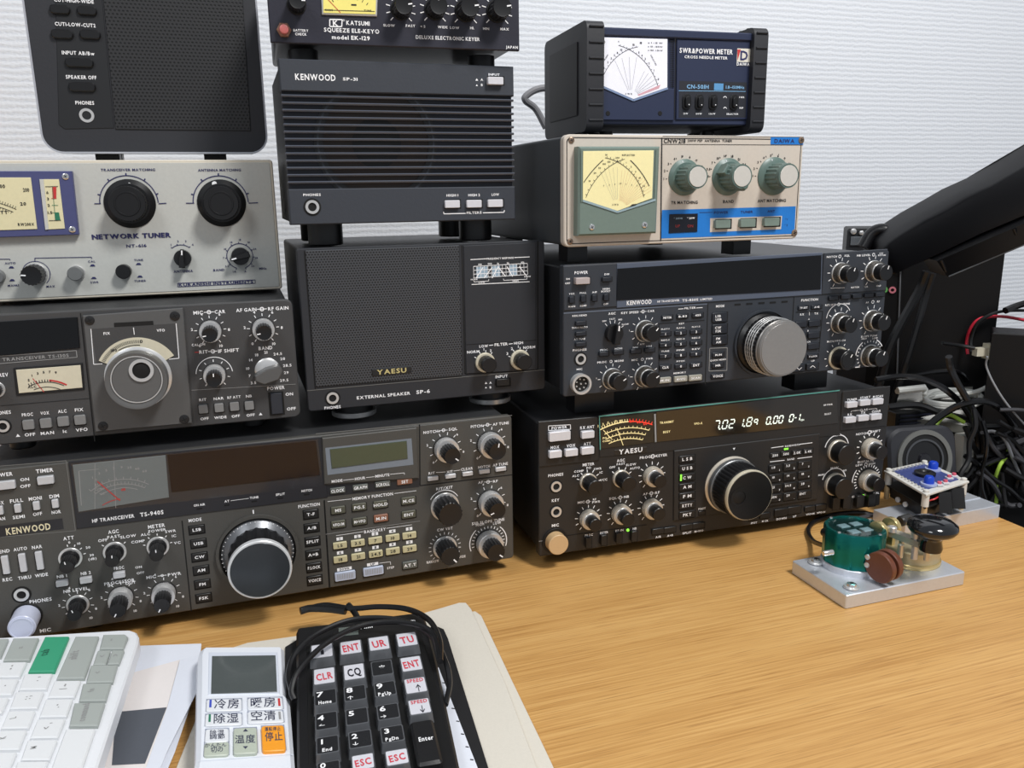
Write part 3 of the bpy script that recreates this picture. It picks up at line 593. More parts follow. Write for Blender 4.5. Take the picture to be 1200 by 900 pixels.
f.text('RW200X', 305, 828, 32, BKI, w=190, n=6.9); f.text('200', 305, 425, 42, BKI, w=70, n=6.9); f.text('100', 20, 382, 40, BKI, w=75, n=6.9); f.text('20', 270, 588, 36, BKI, n=6.9); f.text('WATT', -20, 690, 36, BKI, n=6.9)
f.arc(-250, 1620, 1230, -10, 29, 7, BKI, 6.9); f.arc(-250, 1620, 1180, -10, 28, 7, BKI, 6.9); f.ticks(-250, 1620, 1230, 1265, -8, 28, 26, 6, BKI, 6.9); f.ticks(-250, 1620, 1150, 1180, -8, 27, 22, 6, BKI, 6.9)
f.screw(768, 268, 42, CHR, 6); f.screw(848, 890, 42, CHR, 6)
f.crop(*G)
for x, y, r in ((538, 203, 108), (917, 201, 101)):
    f.arc(x - 3, y + 2, r + 13, -90, 90, 4, NVY, .9, 30); f.ticks(x - 3, y + 2, r + 13, r + 24, -72, 72, 5, 5, NVY, .9); f.line([(x - 148, y + 4), (x - r - 13, y + 4)], 4, NVY, .9); f.line([(x + r + 10, y + 4), (x + 150, y + 2)], 4, NVY, .9)
    f.knob(x, y + 4, [(r, 4, KNB, 'c'), (r * .72, 13, KNB, 'g'), (r * .5, .6, SIL if False else KNB, 'r')], name='tuning_knob', n0=.5, seg=60)
    u, v = f.at(x - 3, y - 72 if r > 105 else y - 76, 4); mb = MB(); mb.lathe(u - (0 if r > 105 else 5), v, [(2, 3.6), (1.8, 4.0)], WHT, 16); f.build(mb, 'index_dot')
I('TRANSCEIVER MATCHING', 530, 67, 10, NVY, w=225); I('ANTENNA MATCHING', 908, 68, 10, NVY, w=178); I('NETWORK TUNER', 544, 340, 19, NVY, w=326); I('NETWORK TUNER', 546, 340.8, 19, NVY, w=326, n=.92); I('NT-616', 564, 381, 12, NVY, w=84)
PT = mat('pointer_knob_black', (24, 24, 26), .35)
def pointer_knob(fr, x, y, r, ang, base=SIL, n0=.5):
    u, v = fr.at(x, y, n0); R, _ = fr.ext(x, y, r, r); mb = MB(); mb.lathe(u, v, [(R, n0), (R * .97, n0 + 5)], PT, 28); o = fr.build(mb, 'pointer_knob')
    a = math.radians(90 - ang); c_, s_ = math.cos(a), math.sin(a); mb = MB()
    mb.prism([(u + px * c_ - py * s_, v + px * s_ + py * c_) for px, py in ((-R * 1.05, -R * .35), (R * 1.1, -R * .18), (R * 1.1, R * .18), (-R * 1.05, R * .35))], n0 + 5, n0 + 11, PT, .6)
    mb.strip([(u + R * .45 * c_, v + R * .45 * s_), (u + R * 1.0 * c_, v + R * 1.0 * s_)], R * .16, n0 + 11.2, WHT); fr.build(mb, 'pointer_bar', o); return o
f.arc(752, 430, 56, -40, 40, 3, NVY, .9); f.ticks(752, 430, 56, 62, -40, 40, 4, 3, NVY, .9, nums=list('1234'), nh=8); pointer_knob(f, 756, 432, 37, 5); I('ANTENNA', 758, 486, 10, NVY, w=80)
f.arc(992, 424, 54, -160, 160, 3, NVY, .9, 36); f.ticks(992, 424, 54, 61, -160, 160, 11, 3, NVY, .9, nums=['1.8', '3.5', '7', '10', '14', '18', '21', '24', '28', '50', 'A'], nh=7); pointer_knob(f, 994, 424, 38, 255); I('BAND', 905, 481, 9, NVY, w=46); I('MHz', 1087, 475, 9, NVY)
f.line([(735, 536), (735, 551), (1055, 536), (1055, 522), (735, 536)], 2.5, NVY, .9); I('KURANISHI INSTRUMENTS', 895, 536, 11, NVY, w=308)
f.arc(150, 497, 58, -150, 140, 3, NVY, .9); k = f.knob(150, 497, [(50, 3, SIL, 'p'), (47, 14, KNB, 'f')], 275, n0=.5); f.line([(145, 448), (144, 432), (378, 428), (379, 436)], 3, NVY, .9)
GB = mat('round_button_grey', (110, 112, 112), .4)
f.knob(-8, 507, [(33, 7, GB, 'p')], name='push_button', n0=.5); f.knob(318, 493, [(35, 2, SIL, 'p'), (32, 7, GB, 'p')], name='push_button', n0=.5); f.knob(514, 486, [(32, 7, KNB, 'p')], name='push_button', n0=.5)
for t, x, y in (('AUTO', 42, 453), ('MANU', 55, 545), ('MAX', 210, 549), ('CAL', 379, 446), ('SWR', 391, 532), ('TUNE', 573, 440), ('TUNER', 580, 526)): I(t, x, y, 8, NVY)
for x, y in ((47, 470), (50, 523), (383, 462), (388, 514), (573, 456), (579, 508)): f.quad([(x - 12, y + 4), (x + 12, y + 4), (x + 5, y - 4), (x - 5, y - 4)], NVY, .9)
f.line([(-30, 437), (40, 436), (41, 441)], 3, NVY, .9)
f.flush()

# ---- loudspeaker at the top left ----
SPK = mat('panel_charcoal', (42, 43, 48), .5, bump=.15)
f = device('desk_loudspeaker', 'charcoal loudspeaker with rounded corners and silver rim, top left, standing on the pale grey tuner', 'speaker',
           -204.7, 723, .349, 168.5, 190, 363, 100, SPK, BLK, gapz=6.6, rad=14, thick=14, feet='box', footu=(.25, .75), footr=9, bodyin=5)
f.crop(0, 0, 3.636)
mb = MB(); o1 = rrect(-.8, 169.3, -.8, 191, 15, 8); o2 = rrect(.6, 167.9, .6, 189.6, 13.6, 8); N = len(o1)
mb.add([(x, y, -4) for x, y in o1] + [(x, y, .4) for x, y in o1] + [(x, y, .4) for x, y in o2] + [(x, y, -4) for x, y in o2], [[a * N + i, ((a + 1) % 4) * N + i, ((a + 1) % 4) * N + (i + 1) % N, a * N + (i + 1) % N] for a in range(4) for i in range(N)], mat('rim_silver', (190, 192, 200), .3, metal=.4)); f.build(mb, 'silver_rim')
def dots(name, rgb, hole, sc, el=1.0):
    m = bpy.data.materials.new(name); m.use_nodes = True; nt = m.node_tree; b = nt.nodes['Principled BSDF']; L = nt.links.new
    tc = nt.nodes.new('ShaderNodeTexCoord'); sx = nt.nodes.new('ShaderNodeSeparateXYZ'); L(tc.outputs['Object'], sx.inputs[0])
    def mth(op, a, b_=None):
        n = nt.nodes.new('ShaderNodeMath'); n.operation = op
        for i, q in enumerate((a, b_)):
            if q is None: continue
            if isinstance(q, (int, float)): n.inputs[i].default_value = q
            else: L(q, n.inputs[i])
        return n.outputs[0]
    u = mth('MULTIPLY', sx.outputs[0], sc); v = mth('MULTIPLY', sx.outputs[2], sc * 1.1547)
    row = mth('FLOOR', v); off = mth('MULTIPLY', mth('MODULO', mth('ABSOLUTE', row), 2.0), .5)
    fu = mth('SUBTRACT', mth('FRACT', mth('ADD', u, off)), .5); fv = mth('SUBTRACT', mth('FRACT', v), .5)
    d = mth('SQRT', mth('ADD', mth('MULTIPLY', fu, fu), mth('MULTIPLY', fv, fv)))
    g = mth('GREATER_THAN', d, .30); mx = nt.nodes.new('ShaderNodeMix'); mx.data_type = 'RGBA'; L(g, mx.inputs[0])
    mx.inputs[6].default_value = (*[lin(c) for c in hole], 1); mx.inputs[7].default_value = (*[lin(c) for c in rgb], 1); L(mx.outputs[2], b.inputs['Base Color'])
    bp = nt.nodes.new('ShaderNodeBump'); bp.inputs['Distance'].default_value = .0005; bp.inputs['Strength'].default_value = .7; L(mth('MINIMUM', d, .36), bp.inputs['Height']); L(bp.outputs[0], b.inputs['Normal'])
    b.inputs['Roughness'].default_value = .4; return m
MESH1 = dots('perforated_grille_black', (44, 44, 46), (3, 3, 3), 330)
MESH2 = dots('fine_woven_grille', (66, 68, 72), (2, 2, 3), 440)
f.slab('speaker_grille', [(437, -40), (1032, -40), (1068, 557), (492, 550)], 0, 1.0, MESH1, .3)
f.slab('control_strip', [(235, -40), (432, -40), (486, 546), (275, 550), (250, 530)], 0, .6, mat('strip_black', (30, 31, 34), .45), .3)
for x, y, w_ in ((255, 40, 88), (370, 45, 86), (265, 145, 96), (384, 147, 90), (338, 267, 122), (350, 370, 116)):
    u, v = f.at(x, y, 2); W, H = f.ext(x, y, w_, 40, 2); mb = MB(); mb.prism(rrect(u - W / 2, u + W / 2, v - H / 2, v + H / 2, H * .42, 4), .6, 3, KNB, .8); f.build(mb, 'push_button')
for t, x, y, w_ in (('CUT-HIGH-WIDE', 315, 3, 168), ('CUT1-LOW-CUT2', 321, 105, 172), ('INPUT AB/Bw', 333, 226, 138), ('SPEAKER OFF', 346, 329, 130), ('PHONES', 361, 438, 80)): f.text(t, x, y, 15, w=w_, n=.9)
f.jack(370, 492, 32)
f.flush()

# ---- louvred speaker ----
SPN = mat('panel_blue_charcoal', (54, 58, 66), .5, bump=.15)
f = device('louvred_speaker', 'slatted charcoal speaker with four silver push buttons, second from the top of the middle stack', 'speaker',
           5.03, 693.24, .318, 181.4, 119.8, 305.3, 150, SPN, BODYD, gapz=17.8, rad=2, thick=3, footu=(.16, .86), footr=14)
# open the front: replace the single panel by bands around a recess
for ch in list(f.root.children):
    if ch.name.startswith(('front_panel', 'cabinet')): bpy.data.objects.remove(ch)
I_ = (300, 0, 3.2156); f.crop(*I_)
vt = f.at(500, 352)[1]; vb = f.at(500, 708)[1]; W_ = 181.4; H_ = 119.8
mb = MB(); mb.box(0, W_, vt, H_, -14, 0, SPN, .8); f.build(mb, 'top_band'); mb = MB(); mb.box(0, W_, 0, vb, -14, 0, SPN, .8); f.build(mb, 'bottom_band')
mb = MB(); mb.box(2, W_ - 2, 1.5, H_ - 1.5, -150, -14.2, BODYD); f.build(mb, 'cabinet')
mb = MB(); mb.box(1, W_ - 1, vb + .1, vt - .1, -14, -4, mat('recess_dark', (40, 42, 50), .6)); f.build(mb, 'recess_panel')
u, v = f.at(455, 540, -4); R = abs(f.ext(0 + 455, 540, 232, 10)[0]); mb = MB(); mb.ring(u, v, R * .86, R, -4, -3.2, BLK, 48); mb.ring(u, v, R * .93, R * .96, -3.2, -2.9, SPN, 48); mb.lathe(u, v, [(R * .86, -3.9), (R * .6, -3.4), (R * .34, -3.6)], mat('paper_cone_brown', (54, 46, 42), .7), 48); mb.lathe(u, v, [(R * .40, -3.5), (R * .2, -3.0), (.5, -2.9)], DRK, 32); f.build(mb, 'speaker_cone')
n13 = 13
for i in range(n13):
    t = i / (n13 - 1); vv = f.at(500, 368 + (684 - 368) * t)[1]; mb = MB(); h = .85
    mb.add([(.3, vv - h, -4.2), (.3, vv + h, -4.2), (.3, vv + h, -.8), (.3, vv + h * .2, 0), (.3, vv - h, -.6), (W_ - .3, vv - h, -4.2), (W_ - .3, vv + h, -4.2), (W_ - .3, vv + h, -.8), (W_ - .3, vv + h * .2, 0), (W_ - .3, vv - h, -.6)], [[0, 1, 2, 3, 4], [9, 8, 7, 6, 5], [1, 6, 7, 2], [2, 7, 8, 3], [3, 8, 9, 4], [4, 9, 5, 0], [0, 5, 6, 1]], mat('slat_charcoal', (78, 83, 94), .35)); f.build(mb, 'slat', smooth=0)
f.text('KENWOOD', 224, 291, 23, w=152); f.text('SP-31', 355, 298, 11, w=55); f.text('INPUT', 897, 281, 8, w=42); f.key(904, 304, 58, 29, SBT, 4, gw=6)
f.text('A', 851, 300, 9); f.text('B', 851, 320, 9); f.text('▲', 832, 300, 8); f.text('▲', 832, 321, 6)
f.text('PHONES', 211, 734, 9, w=66); f.jack(212, 780, 26)
for t, x, y in (('HIGH 1', 740, 736), ('HIGH 2', 822, 735), ('LOW', 902, 733)): f.text(t, x, y, 9, w=44 if len(t) > 3 else 28); f.key(x + 1, y + 33, 56, 29, SBT, 3, gw=7)
f.text('FILTERS', 822, 801, 9, w=56); f.line([(707, 798), (708, 806), (790, 804)], 3); f.line([(855, 802), (935, 800), (936, 792)], 3)
f.flush()

# ---- electronic keyer on top ----
KP = mat('panel_violet_black', (40, 40, 52), .42, bump=.15)
f = device('electronic_keyer', 'dark keyer box with small yellow meter and red hexagonal button, topmost in the middle stack', 'keyer',
           9.92, 684.98, .283, 188.3, 62, 435.1, 130, KP, BLK, gapz=9.6, rad=1, thick=2, footu=(.13, .88), footr=11)
f.crop(310, 0, 3.871)
for x, y, r, a in ((145, 22, 40, 90), (618, 42, 42, 80), (772, 42, 42, 0), (912, 48, 44, 80), (1055, 50, 44, 80)):
    if x > 200: f.ticks(x, y, r + 8, r + 26, -135, 135, 10, 4)
    f.knob(x, y, [(r * 1.1, 1.5, DRK, 'p'), (r, 14, KNB, 'f')], a)
u, v = f.at(88, 138); R, _ = f.ext(88, 138, 31, 10); mb = MB(); mb.prism(circ(u, v, R * 1.1, 6), 0, 3, mat('bronze_nut', (150, 110, 92), .4, metal=.5), .5); mb.lathe(u, v, [(R * .7, 3), (R * .65, 6), (R * .5, 6.4)], mat('button_salmon_red', (200, 110, 108), .4), 24); f.build(mb, 'hexagonal_push_button')
f.text('BATTERY', 165, 138, 11, w=68); f.text('CHECK', 165, 155, 11, w=52)
f.slab('meter_bezel', [(254, -90), (516, -85), (511, 74), (260, 66)], 0, 1.5, SIL, .5)
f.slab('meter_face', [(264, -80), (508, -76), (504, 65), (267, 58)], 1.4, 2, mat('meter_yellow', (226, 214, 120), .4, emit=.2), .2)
f.line([(262, -30), (345, 58)], 3, RDI, 2.2); f.line([(270, 45), (500, 52)], 3, BKI, 2.2); f.ticks(390, 140, 138, 150, -30, 35, 8, 3, BKI, 2.2); f.rect(405, 22, 24, 7, BKI, 2.2); f.text('CODE', 292, 45, 8, BKI, n=2.2); f.text('TUNE', 468, 48, 8, BKI, n=2.2)
f.line([(296, 88), (352, 89), (350, 121), (296, 120), (296, 88)], 5); f.text('K', 322, 105, 24); f.text('®', 359, 92, 9)
f.text('KATSUMI', 424, 105, 19, w=106); f.text('SQUEEZE ELE-KEY®', 396, 139, 18, w=250); f.text('model EK-129', 392, 171, 18, w=172)
f.text('DELUXE ELECTRONIC KEYER', 833, 173, 16, w=290); f.text('JAPAN', 1122, 214, 12, w=54)
for t, x, y in (('SLOW', 565, 115), ('FAST', 662, 117), ('< 5', 718, 120), ('WIDE', 808, 123), ('LOW', 862, 126), ('HI.', 942, 127), ('MIN', 1005, 130), ('MAX', 1089, 132)): f.text(t, x, y, 11)
f.flush()

# ---- big grille speaker ----
S6 = mat('panel_soft_black', (42, 44, 49), .48, bump=.15)
f = device('filter_speaker', 'black speaker with fine mesh grille and two cream-ringed knobs, third up in the middle stack', 'speaker',
           29.3, 702.15, .326, 204.4, 129.9, 157.5, 200, S6, mat('cabinet_black', (34, 35, 38), .45), gapz=14.5, rad=3, thick=8, feet='silver', footu=(.2, .8), footr=19)
K = (330, 260, 3.75); f.crop(*K)
f.slab('speaker_grille', [(104, 126), (781, 103), (795, 676), (150, 727)], 0, 1.2, MESH2, .6)
f.slab('control_panel', [(800, 105), (1118, 90), (1118, 650), (812, 668)], 0, 1, S6, .4)
f.groove([(792, 103), (806, 668), (1125, 650)], 6); f.groove([(1126, 84), (1126, 648)], 6); f.line([(112, 742), (1157, 650)], 3, mat('edge_line_grey', (112, 112, 110), .4)); f.groove([(100, 128), (148, 735)], 6)
f.line([(812, 540), (1118, 520)], 3, GAP, 1.1)
f.slab('maker_badge', [(397, 650), (569, 635), (572, 660), (399, 677)], 1.2, 2.2, mat('badge_dark', (34, 34, 34), .3), .3); f.text('YAESU', 484, 656, 20, GLD, w=130, n=2.4)
f.jack(224, 774, 27); f.text('PHONES', 224, 815, 12, w=72); f.text('EXTERNAL SPEAKER', 449, 763, 13, w=236); f.text('SP-6', 622, 746, 15, w=60)
T = lambda t, x, y, h, w=None: f.text(t, x, y, h, w=w, n=1.2)
T('LOW', 888, 546, 11, 38); T('FILTER', 965, 538, 12, 58); T('HIGH', 1041, 532, 11, 40); f.line([(912, 543), (930, 541)], 3, n=1.2); f.line([(998, 537), (1016, 535)], 3, n=1.2)
for t, x, y in (('NORM', 842, 571), ('1', 889, 560), ('2', 919, 566), ('NORM', 1088, 551), ('1', 1040, 548), ('2', 1012, 557), ('3', 992, 579)): T(t, x, y, 11)
CR2 = mat('collar_cream', (220, 212, 190), .35, metal=.2)
for x, y in ((893, 617), (1046, 605)): f.ticks(x, y, 43, 52, -60 if x < 1000 else -70, 40, 4, 3, n=1.2); f.knob(x, y, [(42, 2.5, CR2, 'p'), (32, 11, KNB, 'p')], None, n0=1)
f.text('INPUT', 967, 679, 12, w=54); f.key(974, 706, 58, 30, KNB, 3, gw=8); f.text('A', 918, 707, 9); f.text('B', 918, 727, 9); f.text('▲', 898, 708, 8); f.text('▲', 898, 728, 6)
f.line([(830, 166), (900, 162)], 3, n=1.2); f.line([(1022, 157), (1090, 154)], 3, n=1.2); T('FREQUENCY RESPONSE', 961, 160, 8, 118)
PB = plain('chart_pale_blue', (150, 172, 190), .6)
f.quad([(855, 199), (905, 196), (905, 246), (857, 249)], PB, 1.12); f.quad([(925, 195), (960, 193), (961, 240), (926, 243)], PB, 1.12); f.quad([(1000, 190), (1035, 188), (1036, 236), (1001, 238)], PB, 1.12)
for i in range(16): x = 843 + i * 15.8; f.line([(x, 196 - i * .9), (x + 2, 248 - i * 1.1)], 1.6, n=1.2)
for k in range(4): f.line([(843, 196 + k * 17), (1080, 182 + k * 16.5)], 2.4, n=1.2)
for a, b_ in ((855, 885), (890, 925), (925, 950), (950, 985), (990, 1015), (1045, 1078)): f.line([(a, 247 if a < 940 else 196), (b_, 200 if a < 940 else 240)], 3.5, n=1.25)
f.line([(835, 275), (1090, 263)], 3, n=1.2); f.line([(845, 258), (846, 264), (910, 260), (910, 252)], 2, n=1.2); f.line([(975, 250), (976, 257), (1078, 252), (1078, 244)], 2, n=1.2); T('LOW', 880, 266, 7); T('HIGH', 1028, 259, 7); T('NORM', 846, 253, 6); T('NORM', 1080, 240, 6)
for t, x, y in (('100', 872, 187), ('500', 915, 184), ('1k', 952, 183), ('2k', 995, 181), ('10k', 1060, 178)): T(t, x, y, 7)
f.flush()
# ---- blue and beige antenna tuner ----
BEI = mat('panel_warm_beige', (206, 196, 184), .45); SAGE = mat('sage_grey_plastic', (112, 128, 120), .4)
f = device('antenna_tuner', 'beige tuner with bright blue band, yellow meter and three sage knobs, on the blue-grey transceiver'.replace(', on the blue-grey transceiver', ''), 'tuner',
           256.5, 739.1, .330, 225.3, 87.3, 283.6, 235, BEI, mat('cabinet_slate', (58, 62, 66), .5, bump=.2, bscale=1200), gapz=14.2, rad=5, thick=7, feet='box', footu=(.1, .82), footr=9, bodyin=1.5)
f.crop(600, 0, 3)
mb = MB(); o = [rrect(a, 225.3 - a, a, 87.3 - a, 4, 5) for a in (2.2, 2.9)]; 
for k in range(len(o[0])): j = (k + 1) % len(o[0]); mb.add([(*o[0][k], .15), (*o[0][j], .15), (*o[1][j], .15), (*o[1][k], .15)], [[0, 1, 2, 3]], BKI)
f.build(mb, 'rim_line', smooth=0)
f.line([(527, 484), (523, 848)], 4, BKI)
Mx = (660, 160, 6.923); f.crop(*Mx)
u4 = [f.at(*q, 9) for q in ((127, 80), (788, 80), (758, 785), (120, 808))]
mb = MB(); mb.prism(u4, 0, 9, SAGE, 1.5); f.build(mb, 'meter_housing')
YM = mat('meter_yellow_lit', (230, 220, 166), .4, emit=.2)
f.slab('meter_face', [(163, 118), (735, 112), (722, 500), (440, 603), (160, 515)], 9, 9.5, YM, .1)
f.line([(160, 520), (442, 612), (750, 512)], 16, mat('bezel_pale_blue', (150, 172, 180), .35), 9.7); f.line([(150, 105), (150, 530)], 12, SAGE, 9.7); f.line([(760, 100), (745, 505)], 14, SAGE, 9.7)
def fan(cx_, cy_, r, a0, a1, k, r0_, r1_, m, wd=1.2, n=9.8):
    for i in range(k):
        a = math.radians(a0 + (a1 - a0) * i / (k - 1)); f.line([(cx_ + r0_ * math.sin(a), cy_ - r0_ * math.cos(a)), (cx_ + r1_ * math.sin(a), cy_ - r1_ * math.cos(a))], wd, m, n)
f.arc3((185, 495), (290, 320), (500, 182), 4, BKI, 9.8, tick=14, nt=11); f.arc3((655, 490), (560, 300), (340, 172), 4, BKI, 9.8, tick=14, nt=16); f.arc3((168, 372), (238, 278), (325, 190), 6, BKI, 9.8, 10); f.arc3((545, 192), (632, 290), (698, 402), 6, BKI, 9.8, 10)
for t, x, y in (('10', 215, 360), ('20', 258, 295), ('50', 296, 255), ('100', 334, 222), ('150', 372, 205), ('1', 512, 212), ('2', 552, 245), ('5', 588, 285), ('10', 622, 335), ('20', 655, 400), ('W', 350, 148), ('200', 440, 172), ('REFLECTED', 530, 150)): f.text(t, x, y, 13, BKI, n=9.8)
fan(440, 590, 0, -24, 0, 5, 80, 340, GRI); fan(450, 590, 0, 5, 60, 13, 70, 320, plain('meter_line_red', (208, 150, 120), .6))
for i, t in enumerate(('5', '3', '2', '1.5', '1', '2', '3')): f.text(t, 330 + 45 * i, 400 - abs(i - 3) * -6 - 20, 11, BKI, n=9.9)
f.text('S W R', 424, 552, 12, BKI, n=9.9); f.quad([(535, 570), (560, 550), (600, 545), (590, 556)], BKI, 10.1)
mb = MB(); f.quad([(163, 118), (160, 515), (440, 603), (722, 500), (735, 112)], GLASS, 10.6, mb); f.build(mb, 'glass_pane', smooth=0)
f.screw(232, 735, 22, CHR, 9); f.screw(660, 717, 22, CHR, 9); f.screw(66, 30, 24, mat('screw_bronze', (150, 128, 110), .35, metal=.7), 0); f.screw(55, 852, 24, MATS['screw_bronze'], 0)
Nn = (770, 150, 6.428); f.crop(*Nn)
BLU = mat('band_bright_blue', (30, 120, 205), .45)
f.line([(42, 62), (1105, 68)], 3, BKI); f.line([(42, 122), (1103, 128)], 3, BKI)
f.rect(980, 96, 246, 56, BLU, .2); f.text('DAIWA', 960, 97, 28, NVY, w=150, n=.4); f.text('CNW218', 133, 97, 32, BKI, w=164); f.text('200W PEP  ANTENNA  TUNER', 400, 96, 17, BKI, w=335)
TRI = mat('knob_sage', (92, 112, 106), .38)
for x, y, t, tx, ty, w_, nums, a0, a1 in ((205, 372, 'TR MATCHING', 207, 561, 200, list('01234567890')[1:9], -95, 60), (532, 368, 'BAND', 538, 554, 80, ['1.8', '3.5', '7', '10', '14', '18', '21', '24', '28'], -90, 75), (876, 364, 'ANT MATCHING', 865, 547, 212, list('12345678'), -90, 55)):
    f.ticks(x, y - 4, 128, 138, a0, a1, len(nums), 4, BKI, nums=nums, nh=17); f.text(t, tx, ty, 22, BKI, w=w_)
    k = f.knob(x, y, [(118, 3, TRI, 'c'), (82, 14, TRI, 'f'), (76, 4, TRI, 'r'), (64, .5, mat('spun_aluminium', (226, 222, 214), .3, metal=.35), 'p')], name='tuning_knob', seg=48)
    u, v = f.at(x, y, 2); R, _ = f.ext(x, y, 10, 10); mb = MB(); mb.strip([(u - R * 2, v + R * 10.6), (u - R * 1.4, v + R * 8)], R * .5, 2.6, WHT); f.build(mb, 'pointer_line', k, smooth=0)
    if t == 'BAND':
        mb = MB(); a = math.radians(-35); mb.prism([(u + px * math.cos(a) - py * math.sin(a), v + px * math.sin(a) + py * math.cos(a)) for px, py in ((-9 * R, -3.4 * R), (11.5 * R, -3 * R), (12.5 * R, 0), (11.5 * R, 3 * R), (-9 * R, 3.4 * R))], 3, 13, TRI, 1); f.build(mb, 'pointer_bar', k)
f.quad([(38, 618), (1045, 590), (1035, 797), (28, 832)], BLU, .2)
f.slab('indicator_window', [(95, 650), (308, 644), (304, 782), (90, 792)], .2, .9, mat('window_smoke', (20, 22, 32), .12), .2)
f.text('* 200W', 160, 681, 13, PB if 'PB' in globals() else WHT, n=1.1); f.text('* 20W', 255, 679, 13, WHT, n=1.1)
for x in (155, 250): f.text('ON' if x > 200 else 'UP', x, 738, 20, plain('dim_red_glow', (120, 34, 34), .5, .15), n=1.1)
f.quad([(400, 680), (942, 662), (934, 762), (398, 785)], BEI, .35)
for x, y in ((500, 724), (688, 716), (868, 708)): f.key(x, y, 112, 62, mat('key_sage', (118, 134, 126), .4), 4, gw=14, n0=.3)
f.text('POWER', 483, 636, 17, NVY, w=106, n=.4); f.text('TUNER', 676, 632, 17, NVY, w=92, n=.4); f.text('ANT', 860, 627, 17, NVY, w=56, n=.4); f.line([(320, 637), (420, 635)], 3, NVY, .4); f.text('* 1', 975, 688, 13, NVY, n=.4); f.text('* 2', 972, 732, 13, NVY, n=.4)
f.screw(1085, 92, 22, MATS['screw_bronze'], 0); f.screw(1033, 790, 22, MATS['screw_bronze'], 0)
f.flush()

# ---- cross needle power meter ----
NBL = mat('panel_navy', (40, 48, 74), .42); RUB = mat('bumper_rubber', (36, 37, 42), .55, bump=.1)
f = device('power_meter', 'navy blue power meter with ribbed black side bumpers and white dial, on the beige tuner', 'meter',
           221.64, 750.3, .272, 164.8, 82, 377.5, 100, NBL, mat('cabinet_black', (34, 35, 38), .45), gapz=6.4, rad=2, thick=3, footu=(.2, .8), footr=6, bodyin=5)
for ch in list(f.root.children):
    if ch.name.startswith('front_panel'): bpy.data.objects.remove(ch)
mb = MB(); mb.box(10, 155, 4, 79, -8, -2, NBL, .8); mb.box(10, 155, 72.5, 79, -2, 1, NBL, 1); f.build(mb, 'front_panel')
for side in (0, 1):
    u_ = 0 if side == 0 else 151.5; mb = MB()
    prof = [(-3, -110), (85.5, -110), (85.5, 2), (78, 5), (4, 5), (-3, 0)]
    pts = rrect(-105, 5, -2.1, 83.7, 7, 4)
    N = len(pts); w1 = 15 if side == 0 else 13.5
    mb.add([(u_, y, x) for x, y in pts] + [(u_ + w1, y, x) for x, y in pts], [list(range(N)), list(range(N, 2 * N))[::-1]] + [[i, N + i, N + (i + 1) % N, (i + 1) % N] for i in range(N)], RUB)
    o = f.build(mb, 'side_bumper')
    for i in range(7):
        v_ = 6 + i * 12; mb = MB(); mb.box(u_ + 2, u_ + w1 - .8, v_, v_ + 1.4, 4.9, 6.1, RUB, .3); f.build(mb, 'bumper_rib', o)
    for i in range(8):
        z_ = -96 + i * 12; mb = MB(); mb.box(u_ + 2, u_ + w1 - 1, 83.6, 84.8, z_, z_ + 3, RUB, .3); f.build(mb, 'bumper_rib', o)
    if side == 0:
        mb = MB(); mb.box(-.9, .1, 12, 70, -88, -16, mat('side_recess_dark', (24, 24, 27), .6), .2); f.build(mb, 'side_recess')
O = (690, 30, 5.714); f.crop(*O)
n0 = -2
f.groove([(580, 80), (574, 635)], 6)
f.slab('meter_housing', [(66, 70), (534, 88), (530, 420), (574, 424), (570, 636), (60, 632)], -2, 0, NBL, .5)
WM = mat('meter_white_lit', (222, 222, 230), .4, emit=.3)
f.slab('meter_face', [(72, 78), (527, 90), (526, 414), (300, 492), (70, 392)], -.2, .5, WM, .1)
f.line([(68, 398), (300, 500), (530, 420)], 12, mat('bezel_light_blue', (128, 146, 180), .35), .8)
f.arc3((82, 382), (140, 262), (330, 142), 3, BKI, .7, tick=9, nt=14); f.arc3((462, 402), (385, 255), (198, 132), 3, BKI, .7, tick=9, nt=16)
for t, x, y in (('0', 84, 330), ('1', 104, 284), ('2', 128, 245), ('3', 150, 220), ('5', 172, 198), ('8', 192, 182), ('10', 218, 162), ('12', 300, 128), ('15', 350, 116), ('5', 336, 180), ('4', 356, 200), ('3', 378, 222), ('2', 404, 252), ('1', 436, 300), ('0', 466, 358)): f.text(t, x, y, 13, BKI, n=.7)
f.text('FORWARD', 108, 226, 9, BKI, n=.7, rot=.95); f.text('REFLECTED', 434, 232, 9, BKI, n=.7, rot=-1.0)
for i in range(4): a = math.radians(-24 + i * 11); f.line([(280 + 40 * math.sin(a), 470 - 40 * math.cos(a)), (280 + 260 * math.sin(a), 470 - 260 * math.cos(a))], 1.6, GRI, .7)
for i in range(5): a = math.radians(26 + i * 9); f.line([(290 + 40 * math.sin(a), 475 - 40 * math.cos(a)), (290 + 190 * math.sin(a), 475 - 190 * math.cos(a))], 1.8, GRI, .7)
f.quad([(325, 462), (480, 395), (470, 420), (335, 470)], plain('meter_pink_zone', (220, 170, 180), .5), .65); f.text('S W R', 268, 457, 11, BKI, n=.7); f.text('D', 96, 110, 32, GRI, n=.7)
for i, t in enumerate(('x 1 : 15 W', 'x 10 : 150W', 'x 100 : 1.5kW')): f.text(t, 445, 116 + i * 25, 10, BKI, w=100, n=.7)
f.text('A', 200, 106, 10, BKI, n=.7); f.text('10', 300, 128, 12, BKI, n=.7); f.text('15', 348, 115, 12, BKI, n=.7)
mb = MB(); f.quad([(72, 78), (70, 392), (300, 492), (526, 414), (527, 90)], GLASS, 1.5, mb); f.build(mb, 'glass_pane', smooth=0)
for x in (128, 477): u, v = f.at(x, 588); mb = MB(); mb.lathe(u, v, [(2, 0), (1.8, .3)], GAP, 16); f.build(mb, 'screw_hole')
